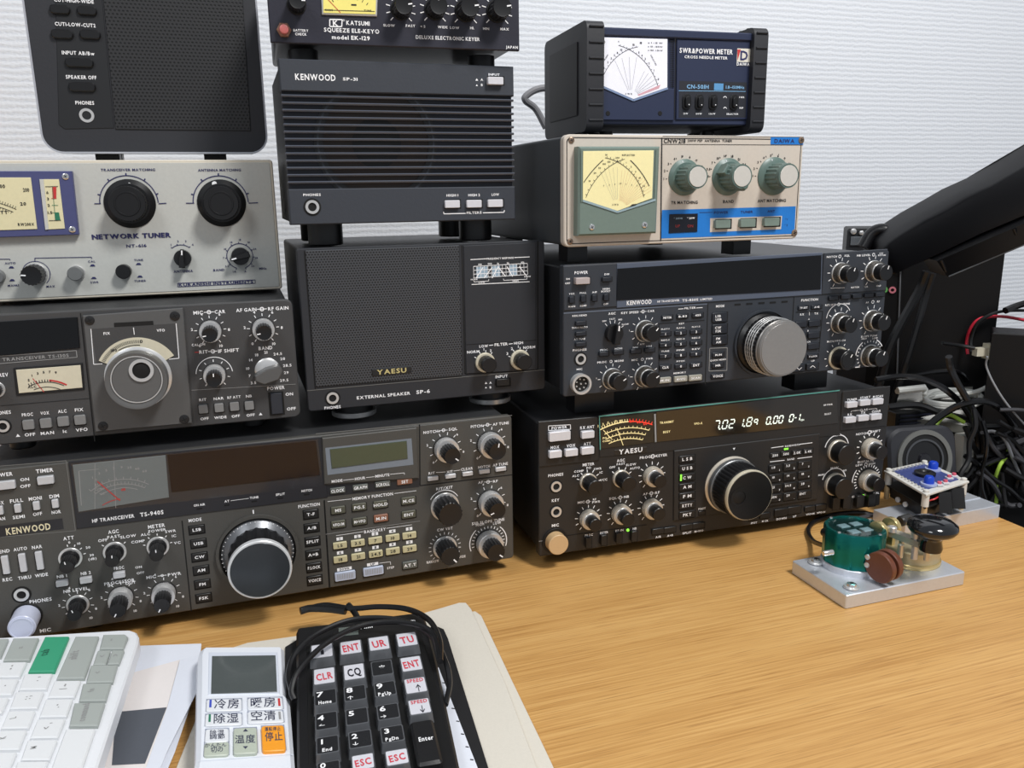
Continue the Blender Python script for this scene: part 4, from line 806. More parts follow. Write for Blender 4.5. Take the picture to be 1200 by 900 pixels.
for i in range(26): f.line([(545, 92 + i * 12.6), (572, 93 + i * 12.6)], 4, GAP, -1.2)
f.slab('control_panel', [(592, 92), (1082, 104), (1075, 628), (586, 630)], -2, -.6, NBL, .4)
CW = WHT
f.text('SWR&POWER METER', 788, 171, 32, CW, w=356, n=-.3); f.text('CROSS NEEDLE METER', 786, 213, 18, CW, w=288, n=-.3)
f.rect(1036, 212, 88, 116, mat('logo_cream', (224, 220, 208), .5), -.4); f.quad([(995, 160), (1018, 160), (996, 235)], RDI, -.25); f.text('D', 1040, 200, 62, NVY, n=-.25, w=50); f.rect(1036, 257, 88, 26, NBL, -.3); f.text('DAIWA', 1034, 258, 20, CW, w=84, n=-.2)
f.quad([(606, 370), (1058, 380), (1050, 615), (602, 618)], mat('control_recess_dark', (36, 38, 46), .5), -.5)
f.text('CN-501H', 730, 409, 26, plain('ink_sky_blue', (130, 180, 220), .5), w=146, n=-.3); f.rect(870, 410, 62, 46, plain('ink_patch_blue', (90, 150, 200), .5), -.35); f.text('1.8~150MHz', 980, 413, 19, MATS['ink_sky_blue'], w=124, n=-.3); f.line([(602, 436), (1050, 441)], 3, MATS['ink_sky_blue'], -.3)
for x, y in ((655, 510), (740, 512), (832, 512), (972, 514)):
    u, v = f.at(x, y, 0); W, H = f.ext(x, y, 54, 108); mb = MB(); mb.prism(rrect(u - W / 2, u + W / 2, v - H / 2, v + H / 2, W * .45, 4), -.5, .8, BLK, .4); o = f.build(mb, 'slide_switch'); mb = MB(); mb.prism(rrect(u - W * .28, u + W * .34, v - H * .36, v + H * .32, W * .25, 4), .8, 3.4, KNB, .6); mb.lathe(u + W * .08, v - H * .2, [(.5, 3.4), (.4, 3.6)], WHT, 10); f.build(mb, 'switch_cap', o)
for t, x, y in (('15W', 649, 589), ('150W', 737, 590), ('1.5kW', 826, 590), ('SELECTOR', 962, 592), ('SWR', 1024, 480), ('REF', 1022, 551)): f.text(t, x, y, 11, n=-.3)
for x, y in ((912, 478), (912, 550)): f.arc(x, y + 8, 10, -80, 80, 4, n=-.3, k=6)
f.flush()
mb = MB(); tube_mb(mb, [Q(640, 150, 905), Q(628, 128, 905), Q(616, 118, 900), Q(617, 112, 900), Q(632, 104, 905), Q(660, 102, 915)], 3.6, mat('cable_grey', (120, 120, 124), .45), 10)
world_obj(mb, 'coaxial_cable', 'grey cable loop sticking out behind the left side of the navy power meter', 'cable')

# ---- right middle transceiver ----
G850 = mat('panel_blue_grey_dark', (52, 56, 63), .42, bump=.12, bscale=900); K85 = mat('key_blue_black', (34, 38, 46), .4)
f = device('hf_transceiver', 'blue-grey transceiver with large silver-faced dial, raised on tall feet between tuner and display radio', 'radio',
           356.8, 776, .322, 330.5, 110.7, 158.1, 300, G850, mat('cabinet_black', (34, 35, 38), .45), gapz=22.8, rad=2, thick=8, feet='box', footu=(.12, .82), footr=19, bodyin=3)
Pp = (630, 270, 4.5); Qq = (830, 270, 4.5); f.crop(*Pp)
f.slab('upper_panel', [(136, 190), (418, 174), (418, 402), (140, 424)], 0, 1.2, G850, .5)
f.text('POWER', 230, 222, 15, w=70, n=1.5); f.key(240, 267, 74, 34, mat('key_warm_silver', (196, 184, 182), .35, metal=.3), 5, n0=1.2)
def t5(t, x, y, h=9, w=None, n=.35): f.text(t, x, y, h, w=w, n=n)
for t, x, y, w_ in (('ON', 160, 256, 20), ('OFF', 158, 279, 26), ('DIM', 365, 231, 26), ('VOX', 180, 334, 30), ('FULL', 240, 329, 34), ('AIP', 300, 326, 26), ('HIGH', 362, 308, 36), ('BOOST', 360, 321, 48), ('MAN', 180, 401, 36), ('SEMI', 240, 397, 34), ('OFF', 360, 388, 26)): t5(t, x, y, 9, w_, 1.5)
f.key(368, 259, 48, 22, K85, 3, n0=1.2)
for x, y in ((182, 367), (243, 361), (302, 357), (364, 354)): f.key(x, y, 24, 34, K85, 3, n0=1.2)
f.crop(0, 0, 1)
f.slab('window_frame', [(723, 309), (964, 296), (963, 345), (723, 361)], 0, 1.2, mat('frame_steel_blue', (84, 92, 108), .35), .4)
f.slab('display_window', [(724, 315), (963, 299), (962, 339), (723, 352)], 1.2, 2.0, mat('glossy_black_window', (9, 9, 11), .06, spec=.45), .3)
f.crop(*Pp)
f.text('KENWOOD', 536, 379, 22, w=130, n=1.6); f.text('HF TRANSCEIVER', 690, 372, 10, w=116, n=1.6); f.text('TS-850S', 805, 367, 12, w=84, n=1.6); f.text('LIMITED', 890, 362, 10, w=62, n=1.6)
f.line([(138, 437), (895, 388)], 6, mat('edge_steel', (98, 106, 120), .35), .25)
t5('REC/SEND', 222, 449, 9, 76); t5('THRU/AUTO', 222, 512, 9, 84); t5('AT TUNE', 222, 573, 9, 60)
for x, y in ((230, 491), (230, 546), (230, 602)): f.key(x, y, 52, 22, K85, 3)
t5('PHONES', 222, 630, 11, 72); f.jack(226, 678, 27); f.text('MIC', 221, 732, 9, w=30)
u, v = f.at(220, 805); R, _ = f.ext(220, 805, 50, 10); mb = MB(); mb.ring(u, v, R * .78, R, 0, 6, SIL, 40); mb.lathe(u, v, [(R * .78, .5), (R * .76, 3)], DRK, 32)
for i in range(7): a = 2 * pi * i / 7; mb.lathe(u + R * .5 * math.cos(a), v + R * .5 * math.sin(a), [(.8, 3), (.6, 4)], SIL, 8)
mb.lathe(u, v, [(.8, 3), (.6, 4)], SIL, 8); f.build(mb, 'microphone_socket')
t5('AGC', 392, 438, 12, 38); t5('KEY SPEED', 487, 433, 11, 92); t5('CAR', 598, 425, 11, 36); f.arc(556, 428, 7, 0, 360, 3); f.line([(540, 429), (574, 427)], 2)
for t, x, y in (('OFF', 352, 478), ('FAST', 394, 467), ('MID', 436, 470), ('SLOW', 462, 495)): t5(t, x, y, 8)
f.ticks(397, 542, 48, 64, -40, 60, 5, 3); pointer_knob(f, 397, 542, 44, 4, n0=.2)
SG = mat('collar_dark_chrome', (120, 116, 110), .24, metal=.8)
CL = lambda r, m=SG: [(r, 1.2, SIL, 'p'), (r * .94, 6, m, 'g'), (r * .78, 1.0, SIL, 'p'), (r * .73, 8.5, KNB, 'p')]
for x, y, a in ((565, 530, 40), (392, 782, 60), (562, 768, 60)): f.ticks(x, y, 60, 74, -150, 95, 9, 3, nums=['', '', '1', '', '', '', '', ''], nh=8); f.knob(x, y, CL(52), a)
t5('PROC', 350, 630, 9, 40); t5('MONI', 426, 623, 9, 40); f.key(352, 652, 48, 22, K85, 3); f.key(428, 644, 50, 22, K85, 3)
t5('NB1', 516, 617, 8, 26); t5('NB2', 588, 610, 8, 30); f.key(520, 638, 52, 22, K85, 3); f.key(594, 632, 50, 22, K85, 3); t5('ATT', 552, 600, 7, 24)
t5('PROC', 340, 695, 10, 50); t5('MONI', 430, 688, 10, 46); t5('MIC', 512, 683, 9, 32); t5('PWR', 590, 676, 9, 36); f.arc(387, 691, 6, 0, 360, 3); f.arc(552, 680, 6, 0, 360, 3)
t5('FILTER', 805, 409, 10, 60); f.line([(742, 415), (770, 413)], 3); f.line([(838, 409), (870, 407)], 3)
for t, x, y in (('METER', 685, 460), ('8.83', 765, 453), ('455', 846, 447)): f.key(x, y, 56, 24, K85, 1.6, t, 10, tw=44 if len(t) > 3 else 30)
f.line([(640, 492), (640, 800)], 3, GAP); f.line([(640, 492), (880, 474)], 3, GAP)
t5('KEY', 760, 491, 9, 28)
kl = (('PLAY-1', '1'), ('PLAY-2', '2'), ('PLAY-3', '3'), ('REC-1', '4'), ('REC-2', '5'), ('REC-3', '6'), ('TUNE', '7'), ('FINE', '8'), ('REV', '9'), (None, 'CLR'), ('PITCH', '0'), (None, 'ENT'))
for i, (a, b_) in enumerate(kl):
    cx_ = 675 + (i % 3) * 81; cy_ = 547 + (i // 3) * 58.5 - (i % 3) * 6; 
    f.key(cx_, cy_, 58, 22, K85, 1.8, b_, 12, tw=34 if len(b_) > 1 else None)
    if a: t5(a, cx_ - 2, cy_ - 27, 8, 42)
t5('MEMORY', 750, 751, 9, 66)
for t, x, y in (('M.IN', 671, 791), ('M>VFO', 757, 784), ('SCAN', 834, 778)): f.key(x, y, 68, 30, mat('key_warm_grey', (158, 156, 146), .4), 2.2, t, 11, tw=46)
f.groove([(898, 385), (884, 812)], 5)
f.text('MODE', 963, 399, 12, w=44)
f.crop(*Qq)
for (a, b_), y in ((('LSB', 'USB'), 459), (('CW', 'FSK'), 520), (('FM', 'AM'), 578)): f.key(62, y, 78, 50, K85, 1.6); f.text(a, 52, y - 7, 12, n=1.9); f.text(b_, 54, y + 11, 12, n=1.9)
f.line([(8, 622), (100, 618), (98, 738), (4, 742), (8, 622)], 3, GRI); f.key(54, 656, 60, 24, K85, 1.6, 'M.IN', 10, tw=34); f.key(52, 712, 60, 24, K85, 1.6, 'MR', 10, tw=28); t5('QUICK MEMO', 52, 683, 8, 84); f.key(51, 768, 66, 24, K85, 1.6, 'VOICE', 12, tw=52)
for t, x, y in (('ON AIR', 147, 350), ('AT TUNE', 209, 346), ('AIP', 273, 342), ('SPL', 333, 339), ('NOTCH', 395, 335)): t5(t, x, y, 9, 44 if len(t) > 3 else 22); f.rect(x + 8, y + 41, 32, 9, GAP, .3)
mb = MB(); u, v = f.at(285, 590); R, _ = f.ext(285, 590, 150, 10); mb.ring(u, v, R * .94, R, 0, 2.5, G850, 64); f.build(mb, 'dial_escutcheon')
TW = mat('dial_warm_silver', (158, 156, 154), .3, metal=.55)
k = f.knob(285, 595, [(136, 7, KNB, 'c'), (131, 4, KNB, 'g'), (129, .6, SIL, 'p'), (127, 2.6, KNB, 'g'), (129, .6, SIL, 'p'), (127, 2.6, KNB, 'g'), (129, .6, SIL, 'p'), (127, 2.6, KNB, 'g'), (129, .6, SIL, 'p'), (126, 5, KNB, 'g'), (126, 1.4, TW, 'p'), (122, 3.5, TW, 'r'), (113, .5, TW, 'p')], name='tuning_dial', label='large tuning dial with flat silver face and ridged edge', seg=60)
f.groove([(452, 350), (428, 765)], 5); f.text('FUNCTION', 535, 366, 12, w=88)
for t, x, y in (('TF-SET', 503, 408), ('A=B', 573, 404)): f.key(x, y, 52, 20, K85, 1.6, t, 9, tw=40 if len(t) > 3 else 26)
f.line([(462, 432), (604, 426), (584, 640)], 3, GAP); t5('RX', 495, 443, 10); t5('TX', 570, 438, 10); f.line([(533, 430), (533, 448)], 2); t5('A', 531, 468, 8); t5('B', 526, 529, 8); t5('M.CH', 525, 588, 8, 26)
for y in (496, 558, 616): f.key(492 - (y - 496) * .05, y, 58, 30, K85, 2); f.key(562 - (y - 496) * .05, y - 5, 58, 30, K85, 2)
f.key(481, 672, 50, 20, K85, 1.6, '1MHz', 8, tw=34); f.key(554, 664, 52, 20, K85, 1.6, 'F.LOCK', 8, tw=42); t5('DOWN', 478, 695, 8, 34); t5('UP', 552, 688, 8, 18)
for x, y, t in ((480, 728, 'v'), (551, 719, '^')): f.key(x, y, 60, 34, K85, 2); f.line([(x - 13, y + (-4 if t == 'v' else 5)), (x, y + (7 if t == 'v' else -6)), (x + 13, y + (-5 if t == 'v' else 4))], 3, n=2.3)
f.slab('corner_panel', [(612, 120), (948, 98), (940, 316), (600, 338)], 0, 1.2, G850, .5)
f.text('NOTCH', 652, 139, 10, w=54, n=1.5); f.text('SQL', 732, 133, 10, w=28, n=1.5); f.text('NB LEVEL', 820, 131, 10, w=72, n=1.5); f.text('CW', 912, 121, 8, n=1.5); f.text('PITCH', 916, 131, 8, w=40, n=1.5); f.arc(694, 137, 6, 0, 360, 3, n=1.5); f.arc(872, 128, 6, 0, 360, 3, n=1.5)
f.line([(645, 305), (720, 302)], 2, n=1.5); t5('NOTCH', 774, 300, 8, 42, 1.5); t5('LO', 834, 297, 8, 14, 1.5); t5('HOLD', 898, 292, 8, 24, 1.5)
for x, y, n0_ in ((695, 225, 1.2), (870, 215, 1.2), (690, 487, 0), (862, 475, 0)): f.ticks(x, y, 52, 66, -150, 100, 9, 3, n=n0_ + .3); f.knob(x, y, CL(46), 20, n0=n0_)
for x, y in ((663, 358), (727, 352), (787, 348), (850, 343), (908, 339)): f.key(x, y, 46, 20, K85, 2.6)
t5('RIT/XIT', 645, 393, 10, 56); t5('TONE', 730, 387, 9, 34); f.arc(688, 390, 6, 0, 360, 3); t5('AF', 838, 380, 9); t5('RF', 897, 375, 9); f.arc(868, 377, 6, 0, 360, 3); f.arc(688, 465, 64, -85, 60, 3); t5('SLOPE TUNE', 848, 557, 9, 84); t5('HIGH', 822, 571, 8); t5('LOW', 880, 568, 8); t5('M.CH/VFO.CH', 675, 583, 9, 96)
f.ticks(682, 672, 58, 68, -120, 60, 7, 3); f.knob(684, 672, [(50, 1.5, CR2, 'p'), (42, 13, KNB, 'p'), (34, .4, KNB, 'r')], 30)
f.ticks(850, 660, 58, 66, -130, 130, 19, 3); f.arc(850, 660, 72, -95, -35, 4); f.arc(850, 660, 72, 25, 60, 4); f.knob(850, 660, CL(48), 20); f.line([(775, 722), (800, 720)], 4); f.line([(830, 716), (905, 711)], 5, GRI)
f.flush()

# ---- lower right transceiver ----
G11 = mat('panel_warm_black', (36, 36, 37), .42, bump=.15, bscale=900); K11 = mat('key_black_matt', (26, 26, 27), .45)
f = device('hf_transceiver', 'black transceiver showing 7.021.89, lower right, directly on the desk behind the morse keys', 'radio',
           372.56, 781.36, .301, 367.27, 123.4, 11.65, 340, G11, mat('cabinet_black', (34, 35, 38), .45), gapz=11.65, rad=2, thick=8, bodyin=3, footr=13)
Rr = (610, 440, 4.0909); Ss = (780, 430, 4.0893); f.crop(*Rr)
f.slab('upper_panel', [(86, 222), (372, 198), (376, 408), (88, 440)], 0, 1.2, G11, .5)
def t6(t, x, y, h=10, w=None, n=.35): f.text(t, x, y, h, w=w, n=n)
f.line([(134, 242), (239, 236), (240, 258), (134, 264), (134, 242)], 3, n=1.4); t6('POWER', 186, 250, 13, 74, 1.5); f.key(190, 292, 102, 44, SBT, 4, n0=1.2, gw=8)
t6('RX ANT', 320, 248, 14, 68, 1.5); f.key(325, 285, 60, 34, SBT, 4, n0=1.2, gw=8)
for t, x, y in (('MOX', 165, 344), ('VOX', 242, 336), ('ATT', 320, 327)): t6(t, x, y, 14, 42 if t != 'ATT' else 34, 1.5); f.key(x + 4, y + 35, 60, 34, SBT, 4, n0=1.2, gw=8)
f.crop(0, 0, 1)
f.slab('window_bezel', [(701, 487), (985, 456), (985, 510), (703, 536)], 0, .6, G11, .3)
f.slab('meter_face', [(703, 490), (766, 483.5), (768, 518), (704, 526)], .5, 1.3, mat('meter_dark_lit', (46, 42, 34), .3), .1)
f.slab('display_window', [(769, 483), (981, 459), (982, 496), (770, 518)], .5, 1.3, mat('window_bronze_black', (38, 32, 24), .1, spec=.9), .1)
f.line([(702, 488), (984, 457.5)], 1.3, plain('edge_teal', (90, 160, 150), .3, .05), 2.4); f.line([(702.5, 488), (703.5, 527)], 1.0, MATS['edge_teal'], 2.4)
f.line([(767.5, 485), (768.5, 518)], 2, GRI, 2)
f.crop(*Rr)
LIT = plain('lit_cream', (226, 208, 150), .5, .5); LR = plain('lit_red', (216, 60, 44), .5, .6); LG = plain('lit_green', (120, 220, 60), .5, 1.5)
f.arc(500, 560, 320, -22, 2, 5, LIT, 1.6); f.arc(500, 560, 320, 2, 23, 5, LR, 1.6); f.ticks(500, 560, 320, 332, -22, 1, 12, 3, LIT, 1.6, nums=['1', '', '3', '', '5', '', '', '7', '', '9'], nh=11); f.ticks(500, 560, 320, 332, 3, 22, 8, 3, LR, 1.6, nums=['', '20', '', '40', '', '60'], nh=11)
for r_, a0, a1 in ((292, -20, 22), (268, -20, 20), (244, -19, 19)): f.arc(500, 560, r_, a0, a1, 3.5, LIT, 1.6); f.ticks(500, 560, r_, r_ + 9, a0 + 3, a1, 11, 2.5, LIT, 1.6)
f.line([(397, 262), (440, 308)], 3, LIT, 1.7); f.line([(462, 252), (492, 335)], 3, LIT, 1.7); f.text('PO', 404, 300, 9, LIT, n=1.6); f.text('COMP', 412, 314, 8, LIT, n=1.6)
f.text('TRANSMIT', 701, 224, 10, LIT, w=66, n=1.6); f.text('BUSY', 701, 270, 10, LIT, w=34, n=1.6); f.text('VFO-A', 852, 230, 10, LIT, w=40, n=1.6)
f.slab('maker_badge', [(450, 358), (606, 342), (606, 370), (450, 385)], 0, .8, mat('badge_dark', (34, 34, 34), .3), .2); t6('YAESU', 528, 361, 22, 112, 1.1)
t6('PHONES', 169, 477, 13, 72); f.jack(170, 532, 25); t6('KEY', 168, 598, 13, 36); f.jack(170, 653, 25); t6('MIC', 167, 718, 13, 34)
f.knob(164, 792, [(60, 1, DRK, 'p'), (47, 9, mat('socket_cover_tan', (205, 172, 128), .45), 'p')], name='microphone_socket_cover', label='tan round cover')
t6('METER', 326, 426, 13, 56); t6('AGC', 481, 407, 13, 38); t6('PROC', 598, 392, 12, 52); t6('KEYER', 676, 383, 12, 54); f.arc(634, 388, 8, 0, 360, 4); f.line([(620, 390), (650, 386)], 2)
for t, x, y in (('PO', 327, 443), ('SWR', 370, 447), ('IC', 386, 465), ('VCC', 398, 500), ('COMP', 280, 459), ('ALC', 264, 481), ('OFF', 440, 440), ('FAST', 481, 424), ('SLOW', 530, 427), ('AUTO', 548, 444)): t6(t, x, y, 10)
SC = mat('collar_warm_silver', (214, 206, 192), .34, metal=.45)
C11 = lambda r, L=11: [(r, 6.5, SC, 'g'), (r * .82, .8, SIL, 'p'), (r * .66, L - 1, KNB, 'p')]
f.ticks(325, 510, 46, 58, -70, 90, 6, 4); f.knob(322, 508, [(40, 3, SC, 'p'), (34, 15, KNB, 'p')], None); f.ticks(480, 498, 46, 58, -45, 60, 4, 4); f.knob(480, 492, [(40, 3, SC, 'p'), (34, 15, KNB, 'p')], None)
for x, y in ((630, 480), (625, 635), (478, 660), (325, 685)): f.ticks(x, y, 50, 64, -140, 140, 11, 3.5); f.knob(x, y, C11(44), None)
t6('MIC', 291, 608, 11, 34); t6('RF', 355, 594, 9); t6('PWR', 363, 606, 10, 38); t6('SQL', 443, 589, 11, 36); t6('NB', 508, 581, 11, 24); t6('AF', 598, 568, 11, 22); t6('RF', 656, 561, 11, 22)
for x, y in ((323, 605), (478, 585), (627, 565)): f.arc(x, y, 7, 0, 360, 4); f.line([(x - 14, y + 2), (x + 14, y - 2)], 2)
f.groove([(88, 795), (130, 790)], 3, GRI); f.line([(222, 768), (605, 716)], 3, GAP)
for t, x, y in (('PROC', 328, 765), ('KEYER', 401, 753), ('RF-IN', 474, 743), ('NB', 547, 734)): t6(t, x, y, 10, 38 if len(t) > 2 else 18); f.key(x, y + 38, 26, 48, K11, 4)
u, v = f.at(514, 741); mb = MB(); mb.lathe(u, v, [(1.4, 0), (1.2, .8)], LG, 14); f.build(mb, 'indicator_lamp')
for x, y, t in ((660, 748, 'A/B'), (717, 741, 'A=B')): f.key(x, y, 56, 26, K11, 1.6); t6(t, x, y + 26, 9)
for x, y, t in ((798, 728, 'SPLIT'), (855, 720, 'M>VFO')): f.key(x, y, 56, 26, K11, 1.6); t6(t, x, y + 26, 9, 42)
f.crop(*Ss)
f.slab('dial_panel', [(42, 402), (745, 318), (700, 640), (470, 668), (455, 725), (40, 738)] if False else [(42, 402), (740, 320), (728, 634), (40, 738)], 0, 1.5, G11, .5)
t6('HF TRANSCEIVER', 555, 321, 12, 166); t6('FT-1011', 716, 303, 12, 76)
for i, t in enumerate(('L S B', 'U S B', 'C W', 'A M', 'F M', 'RTTY', 'PKT')): f.key(104, 441 + i * 44.5, 74, 32, K11, 1.2, t, 14, tw=48 if len(t) > 3 else 40, n0=1.5, gw=7)
f.rect(74, 531, 8, 30, LG, 3.0); t6('FAST', 175, 679, 9, 34, 1.8); f.key(175, 700, 30, 18, K11, 1, n0=1.5)
t6('▼', 328, 393, 9, None, 1.8)
k = f.knob(312, 562, [(122, 4, SC, 'c'), (118, 5, mat('dial_skirt_grey', (130, 132, 134), .35, metal=.6), 'p'), (112, 19, KNB, 'g'), (107, 4, CR2, 'r'), (101, .6, KNB, 'p')], name='tuning_dial', label='black tuning dial with cream rim and finger hole', n0=1.5, seg=60)
u, v = f.at(312, 562, 34); R, _ = f.ext(312, 562, 10, 10); n_ = 1.5 + 4 + 5 + 19 + 4 + .6
uc, vc = f.at(312, 562, 1.5); mb = MB(); mb.ring(uc - R * 5.2, vc - 0, R * 2.8, R * 4.0, n_ - .2, n_ + .5, KNB, 32); mb.lathe(uc - R * 5.2, vc, [(R * 2.8, n_ - .1), (R * 2.6, n_ + .1)], DRK, 28); f.build(mb, 'finger_dimple', k)
f.line([(506, 388), (566, 380)], 3, n=1.8); f.line([(640, 371), (703, 363)], 3, n=1.8); t6('BANDWIDTH', 608, 376, 8, 70, 1.8); f.rect(578, 393, 20, 8, LG, 1.8)
for t, x, y in (('250', 525, 424), ('500', 577, 417), ('2.0K', 631, 411), ('2.4K', 684, 405)): f.key(x, y, 45, 24, K11, 1.2, t, 11, n0=1.5)
f.line([(500, 455), (570, 447)], 3, n=1.8); f.line([(632, 439), (702, 430)], 3, n=1.8); t6('BAND', 601, 442, 8, 34, 1.8)
for i, (a, b_) in enumerate((('1.8', '1'), ('3.5', '2'), ('7', '3'), ('10', '4'), ('14', '5'), ('18', '6'), ('21', '7'), ('24.5', '8'), ('28', '9'), ('GEN', '0'), ('29', '.'), ('ENT', ''))):
    x = 527 + (i % 3) * 70; y = 487 + (i // 3) * 47.5 - (i % 3) * 8.5; f.key(x, y, 60, 36, K11, 1.2, n0=1.5); f.text(a, x - 10, y - 5, 10, n=2.9); f.text(b_ or ' ', x + 19, y + 7, 8, n=2.9) if b_ else None
f.groove([(706, 355), (702, 628), (470, 662)], 3, GRI)
for t, x, y in (('SPOT', 423, 722), ('M CK', 477, 713)): f.key(x, y, 46, 24, K11, 1.6); t6(t, x, y + 25, 8, 30)
for t, x, y in (('DOWN', 555, 698), ('UP', 618, 687)): f.key(x, y, 62, 34, K11, 1.6); t6(t, x, y + 29, 9)
for t, x, y in (('VFO>M', 693, 680), ('VFO/M', 745, 672)): f.key(x, y, 48, 24, K11, 1.6); t6(t, x, y + 25, 8, 40)
f.slab('corner_panel', [(850, 118), (1078, 92), (1058, 283), (836, 306)], 0, 1.2, G11, .5)
for t, x, y in (('TUNER', 894, 156), ('START', 957, 146), ('M SCAN', 1018, 141)): t6(t, x, y, 10, 48, 1.5); f.key(x + 2, y + 26, 50, 27, SBT, 4, n0=1.2)
t6('RX', 883, 228, 10, None, 1.5); t6('TX', 947, 219, 10, None, 1.5); t6('CLAR', 950, 205, 10, 38, 1.5); t6('CLEAR', 1010, 212, 10, 42, 1.5); f.line([(888, 218), (890, 212), (928, 207)], 2, n=1.5); f.line([(972, 203), (1012, 199), (1013, 204)], 2, n=1.5)
for x, y in ((889, 255), (951, 246), (1012, 240)): f.key(x, y, 50, 27, SBT, 4, n0=1.2)
t6('CLAR', 823, 326, 10, 38); t6('NOTCH', 940, 320, 10, 54); t6('SHIFT', 1007, 308, 10, 46); f.arc(977, 314, 7, 0, 360, 4)
f.arc(820, 390, 56, -80, 75, 4); f.knob(822, 402, [(47, 3, SC, 'p'), (42, 12, KNB, 'p')], None); f.knob(808, 560, [(47, 3, SC, 'p'), (42, 12, KNB, 'p')], None); f.arc(806, 550, 56, -75, 75, 4); t6('M/W', 810, 483, 9, 38); t6('MANU', 748, 517, 9, 32); t6('WF', 856, 497, 9)
f.ticks(978, 388, 50, 62, -130, 90, 10, 4); f.knob(978, 388, C11(42), None); f.ticks(966, 540, 52, 62, -120, 90, 18, 4); f.arc(966, 540, 70, -100, -50, 4); f.knob(966, 540, C11(42), None)
t6('DIGITAL FIL', 960, 452, 9, 78); t6('LOW', 928, 470, 9); t6('HIGH', 988, 463, 9); f.arc(960, 467, 6, 0, 360, 3)
t6('KEYER', 912, 620, 9, 36); t6('DIGITAL FIL', 988, 608, 9, 70); u, v = f.at(946, 616); mb = MB(); mb.lathe(u, v, [(1.3, 0), (1.1, .8)], LG, 14); f.build(mb, 'indicator_lamp')
for x, y in ((820, 655), (870, 650), (935, 645), (990, 640)): f.key(x, y, 34, 56, K11, 5)
# seven segment frequency readout
SEG = {'0': 'abcdef', '1': 'bc', '2': 'abged', '7': 'abc', '8': 'abcdefg', '9': 'abfgc', '-': 'g', ' ': ''}
DG7 = plain('display_digit_glow', (200, 208, 196), .5, 1.3)
def digit(ch, x, y, w_, h_, sl=.22, n=1.7):
    X = lambda a, b_: (x + a * w_ + b_ * h_ * sl, y - b_ * h_ - a * w_ * .09)
    pts = {'a': ((.1, 1), (.9, 1)), 'b': ((.95, .93), (.95, .57)), 'c': ((.95, .43), (.95, .07)), 'd': ((.1, 0), (.9, 0)), 'e': ((.05, .43), (.05, .07)), 'f': ((.05, .93), (.05, .57)), 'g': ((.15, .5), (.85, .5))}
    for s_ in SEG[ch]: f.line([X(*pts[s_][0]), X(*pts[s_][1])], 4.6, DG7, n)
for ch, x, y in (('7', 230, 299), ('0', 268, 297), ('2', 301, 293), ('1', 345, 289), ('8', 385, 284)): digit(ch, x, y, 24, 40)
digit('9', 420, 280, 18, 28)
for ch, x, y in (('0', 480, 275), ('0', 514, 271), ('0', 540, 269), ('0', 590, 263), ('1', 622, 259)): digit(ch, x, y, 19, 34)
f.rect(259, 297, 7, 7, DG7, 1.7); f.rect(377, 284, 7, 7, DG7, 1.7); f.rect(505, 273, 6, 6, DG7, 1.7); f.line([(618, 244), (628, 243)], 4, DG7, 1.7); f.text('CH', 655, 254, 8, DG7, n=1.7)
t6('HF PWR', 779, 181, 8, 42, 1.7); t6('SELECT', 777, 225, 8, 32, 1.7)
f.flush()
# ================= THINGS ON THE DESK, FRONT LEFT =================
PAP = mat('paper_white', (226, 230, 240), .7, vary=.02); PAP2 = mat('paper_warm_white', (230, 224, 222), .7, vary=.02); BRD = mat('board_cream', (214, 208, 196), .8, vary=.05, bump=.2, bscale=700)
def flat(name, label, cat, pts, z0, z1, m, bev=.15, r=None, group=None):
    mb = MB(); poly = [tuple(P(x, y, z1)[:2]) for x, y in pts]; mb.prism(poly, z0, z1, m, bev)
    return world_obj(mb, name, label, cat, group)
flat('backing_board', 'cream board lying lowest, under the black folder and remote', 'board', [(262, 762), (290, 753), (557, 716), (564, 721), (600, 797), (640, 880), (668, 940), (190, 940)], .1, 2.3, BRD, .4)
flat('backing_board', 'upper cream board with rounded corner, right of the black keypad', 'board', [(300, 757), (497, 718), (538, 706), (546, 706), (552, 713), (592, 800), (645, 940), (215, 940)], 2.4, 4.8, BRD, .5)
flat('paper_envelope', 'white envelope under the keyboard, its top edge level with the remote', 'envelope', [(60, 765), (150, 757), (236, 754), (232, 800), (205, 880), (180, 940), (10, 940)], 4.9, 5.6, PAP)
e_ = flat('paper_sheet', 'white sheet with a dark grey printed block, beside the keyboard', 'paper', [(100, 790), (152, 789), (211, 773), (196, 829), (171, 900), (150, 945), (20, 945)], 6.0, 6.7, PAP2)
mb = MB(); mb.add([(*P(x, y, 6.7)[:2], 6.85) for x, y in [(136, 834.5), (195.5, 829), (170, 895), (131, 897)][::-1]], [[0, 1, 2, 3]], mat('print_dark_grey', (84, 88, 96), .6)); world_obj(mb, 'printed_block', parent=e_, smooth=0)
mb = MB(); vs = [P(211, 773, 9), P(234, 768, 13), P(230, 812, 12), P(196, 880, 10), P(172, 940, 9), P(150, 940, 7.2), P(171, 900, 7.2), P(196, 829, 7.4)]
mb.add(vs + [v - Vector((0, 0, .5)) for v in vs], [[7, 6, 5, 4], [7, 4, 3, 2], [7, 2, 1, 0], [12, 13, 14, 15][::1], [10, 11, 12, 15], [8, 9, 10, 15]] + [[i, (i + 1) % 8, 8 + (i + 1) % 8, 8 + i] for i in range(8)], PAP); world_obj(mb, 'folded_paper', 'crumpled white folded paper between the keyboard and the remote', 'paper', smooth=20)
flat('folder', 'thin black folder under the numeric keypad', 'folder', [(334, 758), (350, 748), (513, 734), (520, 737), (525, 748), (585, 940), (336, 940)], 4.9, 6.6, mat('folder_black', (26, 26, 28), .6, bump=.3, bscale=1500), .3)
st_ = flat('paper_strip', 'narrow white strip with tiny dark marks, right of the keypad', 'paper', [(505, 780), (514, 782), (560, 900), (576, 940), (520, 940)], 6.7, 7.1, PAP)
